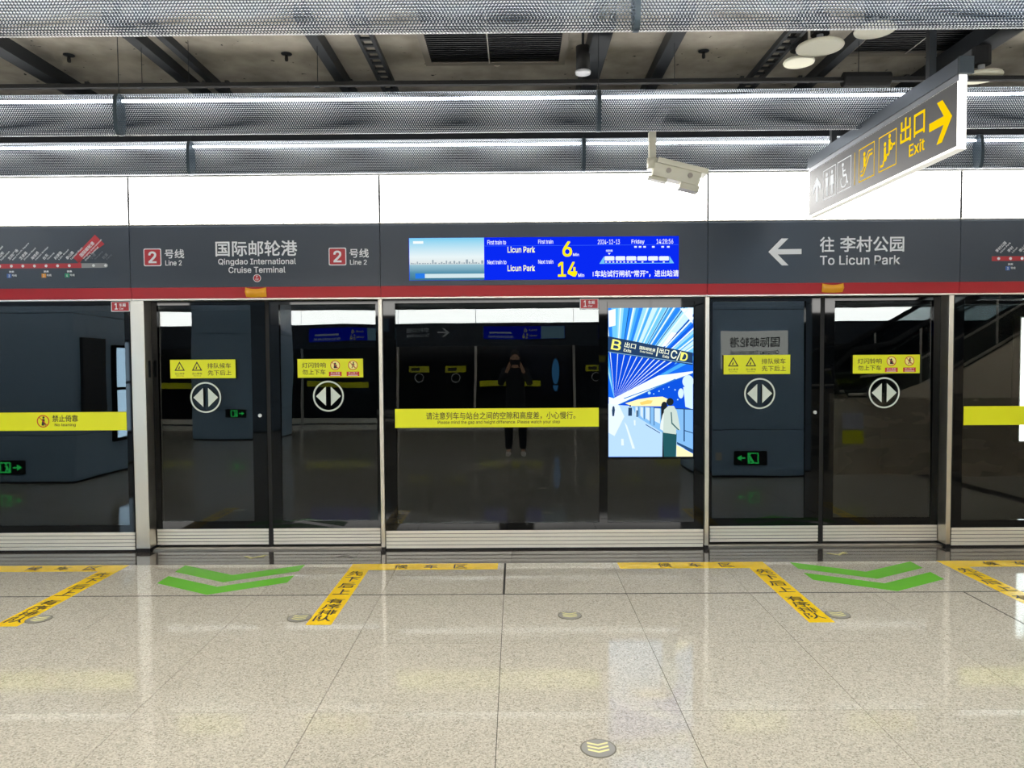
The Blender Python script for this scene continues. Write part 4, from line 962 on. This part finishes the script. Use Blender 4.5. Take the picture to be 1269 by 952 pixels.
cb(.012, L + .004, -.001, .034, -.062, .062).build('sun_shield', M_CCTV, cc)
cb(L * .56, L * .93, -.128, -.0885, -.046, .046).build('infrared_lamp', mat('ivory_lamp_box', (196, 193, 176), .45), cc)
cb(-.02, L * .30, -.112, -.0885, -.03, .03).build('mounting_arm', M_CCTV, cc)
for f in (.28, .70):
    p = a + ax * (L * f) + up * -.035; MB().tube((p.x, YC - .056, p.z), (p.x, YC - .0505, p.z), .017, 14).build('latch', mat('grey_latch', (150, 142, 132), .5), cc)
p = a + ax * (L * .9) + up * -.045; q_ = p + ax * .006; MB().tube((p.x, YC, p.z), (q_.x, YC, q_.z), .034, 18).build('lens', M_BLACK, cc)

# ================================================================== BEHIND THE CAMERA (seen in the glass)
YB = -7.4; RB = rear(YB)
bw = struct(box('wall_back', mat('back_door_black', (10, 11, 13), .12), None, -15, 15, YB - .25, YB, 0, Z_HB))
box('header', M_FASCIA, bw, -15, 15, YB - .2, YB + .04, Z_RT, Z_HT); box('lower_header', M_FASCIA, bw, -15, 15, YB - .2, YB + .03, Z_HB + .001, Z_RT - .001)
seams = [-3.022 + 4.53 * k + d for k in range(-3, 4) for d in (0, 1.966)]
seams = [s_ for s_ in seams if -15 < s_ < 15]
for a, b2 in zip([-15] + seams, seams + [15]):
    box('diffuser', M_PANEL, bw, a + .006, b2 - .006, YB + .02, YB + .04, Z_HT + .01, Z_LT)
for s_ in seams:
    box('post', M_STEEL, bw, s_ - .03, s_ + .03, YB + .001, YB + .04, 0, Z_HB)
box('kick_plate', M_KICK, bw, -15, 15, YB + .0005, YB + .012, .02, .16)
box('soffit', M_TUNNEL, bw, -15, 15, YB - .25, YB + .02, Z_LT + .01, 3.9)
for k in range(-3, 4):
    s_ = -3.022 + 4.53 * k
    for dx in (.55, 1.45):
        o = Gfx(RB, .004).rect(s_ + dx - .26, s_ + dx + .26, 1.36, 1.52).build('door_sticker', M_YELLOW, bw)
        Gfx(RB, .006).rect(s_ + dx - .2, s_ + dx + .02, 1.40, 1.48).build('sticker_print', M_INK, o)
        Gfx(RB, .004).ring((s_ + dx, 1.22), .1, .12).build('arrow_ring', M_WHITE, bw)
    Gfx(RB, .004).rect(s_ + 2.08, s_ + 3.7, .97, 1.12).build('yellow_band', M_YELLOW, bw)
RH = lambda u, v, d: (u, YB + .04 + d, v)
gx = Gfx(RH, .002)
RT = lambda u, v, d: (-u, YB + .04 + d, v)       # lettering read from the platform side
for cx in (-2.0,):
    gx.poly([(cx + .28, 2.36), (cx + .16, 2.47), (cx + .1, 2.47), (cx + .19, 2.38), (cx, 2.38), (cx, 2.34), (cx + .19, 2.34), (cx + .1, 2.25), (cx + .16, 2.25)])
gx.build('arrow', M_WHITE, bw)
Gfx(RT, .002).text('李村公园', 2.2, 2.8, 2.36, 2.48, .014).text('To Licun Park', 2.2, 2.8, 2.25, 2.33, .02).build('lettering', M_WHITE, bw)
for cx in (.22, -4.31, 4.75):
    d = box('display', glow((8, 40, 235), .9), bw, cx - 1.06, cx + 1.06, YB + .0405, YB + .05, 2.19, 2.51)
    RD = lambda u, v, dd: (u, YB + .05 + dd, v)
    Gfx(RD, .003).rect(cx + .46, cx + 1.05, 2.195, 2.505).build('picture', glow((150, 195, 215), .9), d)
    Gfx(lambda u, v, dd: (2 * cx - u, YB + .05 + dd, v), .004).text('6', cx - .1, cx - .02, 2.36, 2.47, .03).text('14', cx - .13, cx + .02, 2.21, 2.33, .03).text('Licun Park', cx - .35, cx - .15, 2.39, 2.44, .02).text('Licun Park', cx - .35, cx - .15, 2.25, 2.30, .02).build('display_print', glow((240, 236, 160), .9), d)
    Gfx(lambda u, v, dd: (2 * cx - u, YB + .05 + dd, v), .004).rect(cx + .3, cx + .9, 2.33, 2.37).text('车站试行闸机', cx + .25, cx + .95, 2.22, 2.28, .02).build('display_print', glow((220, 232, 250), .9), d)
d = box('ad_screen', mat('dark_ad', (6, 12, 26), .2), bw, .7, 1.4, YB + .0005, YB + .02, .74, 1.93)
Gfx(lambda u, v, dd: (u, YB + .02 + dd, v), .002).disc((1.05, 1.35), .09, 20, .33).poly([(.98, 1.0), (1.12, 1.0), (1.08, .85), (1.02, .85)]).build('ad_image', glow((90, 170, 235), 1.2), d)

# columns
def column(label, x0, x1, yf, depth, seams_z):
    t = thing('column', label, 'column', ((x0 + x1) / 2, yf - depth / 2, 0), 'blue-grey clad platform columns')
    zz = [0.02] + seams_z + [3.9]
    for a, b2 in zip(zz, zz[1:]): box('cladding_panel', M_COLUMN, t, x0, x1, yf - depth, yf, a + .003, b2 - .003, .01)
    box('core', M_RUBBER, t, x0 + .01, x1 - .01, yf - depth + .01, yf - .01, 0, 3.9)
    return t
def exit_box(t, xc, zc, yf, arrow):
    R2 = lambda u, v, d: (2 * xc - u, yf + d, v)
    b = box('running_man_sign', M_RUBBER, t, xc - .21, xc + .21, yf + .0005, yf + .03, zc - .09, zc + .09)
    R2 = lambda u, v, d: (2 * xc - u, yf + .03 + d, v)
    s_ = arrow
    g = Gfx(R2, .002).frame(xc - .07 - s_ * .03, xc + .07 - s_ * .03, zc - .07, zc + .07, .015).line([(xc - .03, zc - .06), (xc, zc - .01), (xc + .02, zc + .03)], .025).line([(xc, zc - .01), (xc + .03, zc - .06)], .02).disc((xc + .02, zc + .05), .016, 12)
    g.rect(*sorted((xc + s_ * .07, xc + s_ * .15)), zc - .01, zc + .01).poly([(xc + s_ * .18, zc), (xc + s_ * .12, zc + .04), (xc + s_ * .12, zc - .04)])
    g.build('sign_symbol', glow((60, 235, 110), 3.5), b)
c1 = column('blue-grey clad column mirrored in the left leaf of the right door', 2.40, 3.86, 2.30, 1.3, [.62, 2.2])
exit_box(c1, 3.07, .25, 2.30, 1)
box('switch_plate', M_CREAM, c1, 2.62, 2.70, 2.3005, 2.31, .22, .32)
X0, X1 = 2.68, 3.55
nb = box('name_plate', glow((225, 224, 216), 3.4), c1, X0, X1, 2.3005, 2.33, 1.42, 1.92)
R3 = lambda u, v, d: (X0 + X1 - u, 2.33 + d, v); cx = (X0 + X1) / 2
Gfx(R3, .002).text('国际邮轮港', cx - .33, cx + .33, 1.70, 1.84, .014).text('Qingdao International', cx - .32, cx + .32, 1.59, 1.66, .02).text('Cruise Terminal', cx - .25, cx + .25, 1.49, 1.56, .02).build('plate_lettering', M_INK, nb)
c2 = column('blue-grey clad column mirrored in the left fixed glass panel', -7.15, -5.70, 2.30, 1.5, [.62, 2.2])
exit_box(c2, -6.55, .22, 2.30, -1)
tot = box('side_display', M_BLACK, c2, -5.6995, -5.64, .96, 1.40, .45, 1.82)
Gfx(lambda u, v, d: (-5.64 + d, u, v), .002).rect(.99, 1.36, 1.22, 1.78).rect(.99, 1.36, .5, 1.18).build('display_image', glow((190, 222, 245), 9.0), tot)
box('poster_frame', M_DARKSTEEL, c2, -5.6995, -5.66, 1.6, 2.15, .9, 1.9)
c3 = column('blue-grey clad column mirrored in the left leaf of the left door', -6.65, -5.0, -3.2, 1.4, [.62, 2.2])
exit_box(c3, -5.75, .55, -3.2, -1)
# escalator
es2 = thing('escalator', 'steel-clad escalator rising to the right, mirrored in the right-hand doors', 'escalator', (6.4, 1.6, 0))
yf, yk = 2.15, .75
sl = math.tan(math.radians(30))
M_MIRR = steel('mirror_cladding', (228, 212, 186), .26, (1, 1, 3)); M_MIRR.node_tree.nodes['Principled BSDF'].inputs['Metallic'].default_value = .55
for a, b2 in ((4.15, 4.30), (4.30, 4.86), (4.86, 5.7), (5.7, 6.55), (6.55, 7.4), (7.4, 8.25), (8.25, 9.1)):
    for y0 in (yf - .02, yk): box('cladding_panel', M_MIRR, es2, a + .003, b2 - .003, y0, y0 + .02, 0, 1.02)
    if a > 4.8:
        for y0 in (yf - .03, yk + .01):
            za = lambda x: max(1.025, 1.025 + (x - 5.2) * sl)
            MB().prism([(a, 1.024), (b2, 1.024), (b2, za(b2) + .002), (a, za(a) + .002)], y0, y0 + .02, 'y').build('stringer', M_CLAD, es2)
box('cladding_cap', M_STEEL, es2, 4.15, 9.1, yf - .045, yf + .004, 1.0205, 1.0235)
for k in range(14):
    x = 4.75 + .30 * k; z = .05 + max(0, .173 * (k - 1)); box('step', mat('step_grey', (70, 70, 72), .5, metal=.5), es2, x, x + .31, yk + .12, yf - .12, z, z + .17)
for y in (yf - .06, yk + .06):
    MB().prism([(4.45, 1.03), (5.2, 1.03), (9.1, 1.03 + 3.9 * sl), (9.1, 1.75 + 3.9 * sl), (5.0, 1.72), (4.45, 1.6), (4.25, 1.35)], y - .006, y + .006, 'y').build('balustrade', M_GLASS, es2)
    MB().path([(9.1, y, 1.80 + 3.9 * sl), (5.0, y, 1.75), (4.5, y, 1.66), (4.22, y, 1.38), (4.3, y, 1.10)], .035, 10).build('handrail', M_RUBBER, es2)
    MB().path([(4.45, y, 1.07), (5.2, y, 1.07), (9.1, y, 1.07 + 3.9 * sl)], .022, 8).build('skirt_rail', M_STEEL, es2)
    MB().path([(4.6, y, 1.30), (5.1, y, 1.36), (9.1, y, 1.36 + 4.0 * sl)], .018, 8).build('lower_rail', M_STEEL, es2)
    for x in (5.4, 6.3, 7.2): MB().tube((x, y, 1.1 + (x - 5.2) * sl), (x, y, 1.75 + (x - 5.0) * sl), .016, 8).build('baluster', M_STEEL, es2)
Gfx(lambda u, v, d: (u, yf + d, v), .004).rect(4.34, 4.62, .62, .83).build('notice', mat('grey_notice', (190, 190, 200), .5), es2)
Gfx(lambda u, v, d: (u, yf + d, v), .004).rect(4.34, 4.62, .42, .60).build('notice', M_YELLOW, es2)
# lightbox on the far wall of the track, seen through the glass
lb = thing('lightbox', 'bright white lightbox beyond the glass at the right edge of the photo', 'lightbox', (7.3, 9.2, .45))
box('cabinet', M_STEEL, lb, 6.17, 8.6, 9.17, 9.299, .44, 1.99)
box('diffuser', glow((250, 251, 248), 10.0), lb, 6.19, 8.58, 9.16, 9.1695, .46, 1.97)
Gfx(wall(9.16), .003).ring((6.30, 1.86), .035, .055).build('logo', glow((60, 170, 190), 8.0), lb)
# ------------------------------------------------------------------ the photographer
def skin(name, verts, edges, m, parent, sub=2, root=0):
    me = bpy.data.meshes.new(name); me.from_pydata([v[:3] for v in verts], edges, []); me.update()
    ob = bpy.data.objects.new(name, me); COL.objects.link(ob)
    md = ob.modifiers.new('skin', 'SKIN'); md.use_smooth_shade = True
    for i, v in enumerate(verts):
        r = v[3]; r = r if isinstance(r, tuple) else (r, r)
        me.skin_vertices[0].data[i].radius = r; me.skin_vertices[0].data[i].use_root = (i == root)
    s_ = ob.modifiers.new('sub', 'SUBSURF'); s_.levels = sub; s_.render_levels = sub
    bpy.context.view_layer.update()
    dg = bpy.context.evaluated_depsgraph_get()
    me2 = bpy.data.meshes.new_from_object(ob.evaluated_get(dg)); me2.materials.clear(); me2.materials.append(m)
    for p in me2.polygons: p.use_smooth = True
    bpy.data.objects.remove(ob); bpy.data.meshes.remove(me)
    me2.name = name
    return link(name, me2, parent)
ps = thing('person', 'person in dark clothes and pale shoes photographing with a phone, mirrored in the glass', 'person', (0, -.32, 0))
M_SKIN = mat('skin', (205, 160, 132), .5); M_JKT = mat('black_jacket', (24, 25, 29), .8); M_TRS = mat('black_trousers', (20, 21, 25), .85); M_SHOE = mat('pale_shoe', (225, 222, 214), .6); M_HAIR = mat('black_hair', (18, 16, 15), .55)
PY = -.34
bv = [(0, PY, .92, (.12, .09)), (0, PY, 1.10, (.135, .10)), (0, PY, 1.28, (.16, .11)), (0, PY - .01, 1.40, (.13, .085)), (0, PY, 1.47, .052), (0, PY + .01, 1.54, .052), (0, PY + .02, 1.60, (.070, .085)), (0, PY + .01, 1.69, (.068, .085))]
be = [(0, 1), (1, 2), (2, 3), (3, 4), (4, 5), (5, 6), (6, 7)]
for s_ in (-1, 1):
    n = len(bv)
    bv += [(s_ * .10, PY, .86, .06), (s_ * .115, PY + .015, .48, .055), (s_ * .12, PY - .005, .10, .038), (s_ * .125, PY + .03, .045, .036), (s_ * .135, PY + .13, .03, .03),
           (s_ * .17, PY - .01, 1.40, .058), (s_ * .25, PY + .06, 1.17, .042), (s_ * .125, PY + .25, 1.42, .030), (s_ * .105, PY + .275, 1.48, .026)]
    be += [(0, n), (n, n + 1), (n + 1, n + 2), (n + 2, n + 3), (n + 3, n + 4), (3, n + 5), (n + 5, n + 6), (n + 6, n + 7), (n + 7, n + 8)]
    k = n + 8
    hx, hy, hz = s_ * .105, PY + .275, 1.48
    for i, (dz, ln) in enumerate(((.055, .9), (.035, 1.0), (.015, .95), (-.004, .8))):
        m_ = len(bv); bv += [(hx - s_ * .01, hy + .02, hz + dz, .009), (hx - s_ * .02, hy + .012 + .02, hz + dz + .012 * ln, .008), (hx - s_ * .042 * ln, hy + .028, hz + dz + .016 * ln, .007)]
        be += [(k, m_), (m_, m_ + 1), (m_ + 1, m_ + 2)]
    m_ = len(bv); bv += [(hx - s_ * .02, hy - .015, hz + .03, .010), (hx - s_ * .045, hy - .008, hz + .05, .008)]; be += [(k, m_), (m_, m_ + 1)]
skin('body', bv, be, M_SKIN, ps)
jv = [(0, PY, .80, (.19, .15)), (0, PY, .92, (.18, .14)), (0, PY, 1.10, (.165, .125)), (0, PY, 1.28, (.185, .132)), (0, PY - .01, 1.40, (.155, .105)), (0, PY, 1.465, .072)]
je = [(0, 1), (1, 2), (2, 3), (3, 4), (4, 5)]
tv = [(0, PY, .98, (.165, .125)), (0, PY, .86, (.165, .13))]; te = [(0, 1)]
for s_ in (-1, 1):
    n = len(jv); jv += [(s_ * .175, PY - .01, 1.40, .078), (s_ * .255, PY + .06, 1.17, .060), (s_ * .13, PY + .235, 1.40, .045)]; je += [(4, n), (n, n + 1), (n + 1, n + 2)]
    n = len(tv); tv += [(s_ * .10, PY, .84, .105), (s_ * .115, PY + .015, .48, .080), (s_ * .12, PY, .10, .066)]; te += [(1, n), (n, n + 1), (n + 1, n + 2)]
skin('jacket', jv, je, M_JKT, ps); skin('trousers', tv, te, M_TRS, ps)
for s_ in (-1, 1):
    skin('shoe', [(s_ * .122, PY - .05, .046, .046), (s_ * .126, PY + .05, .044, (.05, .042)), (s_ * .135, PY + .16, .034, (.046, .032))], [(0, 1), (1, 2)], M_SHOE, ps)
hb = skin('hair', [(0, PY - .025, 1.61, (.075, .07)), (0, PY - .01, 1.70, (.078, .085)), (0, PY + .02, 1.725, (.066, .075))], [(0, 1), (1, 2)], M_HAIR, ps)
fy = PY + .098
g = MB()
for s_ in (-1, 1): g.lathe([(.004, -.006), (.012, -.002), (.012, .003), (.004, .006)], (s_ * .03, fy - .004, 1.625), 10)
g.build('eyes', M_RUBBER, ps)
MB().prism([(fy - .01, 1.62), (fy + .022, 1.575), (fy - .01, 1.57)], -.012, .012).build('nose', M_SKIN, ps)
MB().box(-.024, .024, fy - .012, fy + .001, 1.535, 1.545).build('mouth', mat('lip', (150, 84, 78), .5), ps)
for s_ in (-1, 1): MB().box(s_ * .076 - .006, s_ * .076 + .006, PY, PY + .03, 1.58, 1.64).build('ear', M_SKIN, ps, bevel=.005)
phn = thing('phone', 'dark phone held up by the photographer mirrored in the glass', 'phone', (0, -.03, 1.52))
MB().box(-.08, .08, -.025, -.017, 1.505, 1.585).build('body', M_RUBBER, phn, bevel=.004)
MB().box(-.076, .076, -.0268, -.0252, 1.509, 1.581).build('screen', mat('phone_screen', (30, 40, 50), .1), phn)
bpy.data.objects.remove(_to)
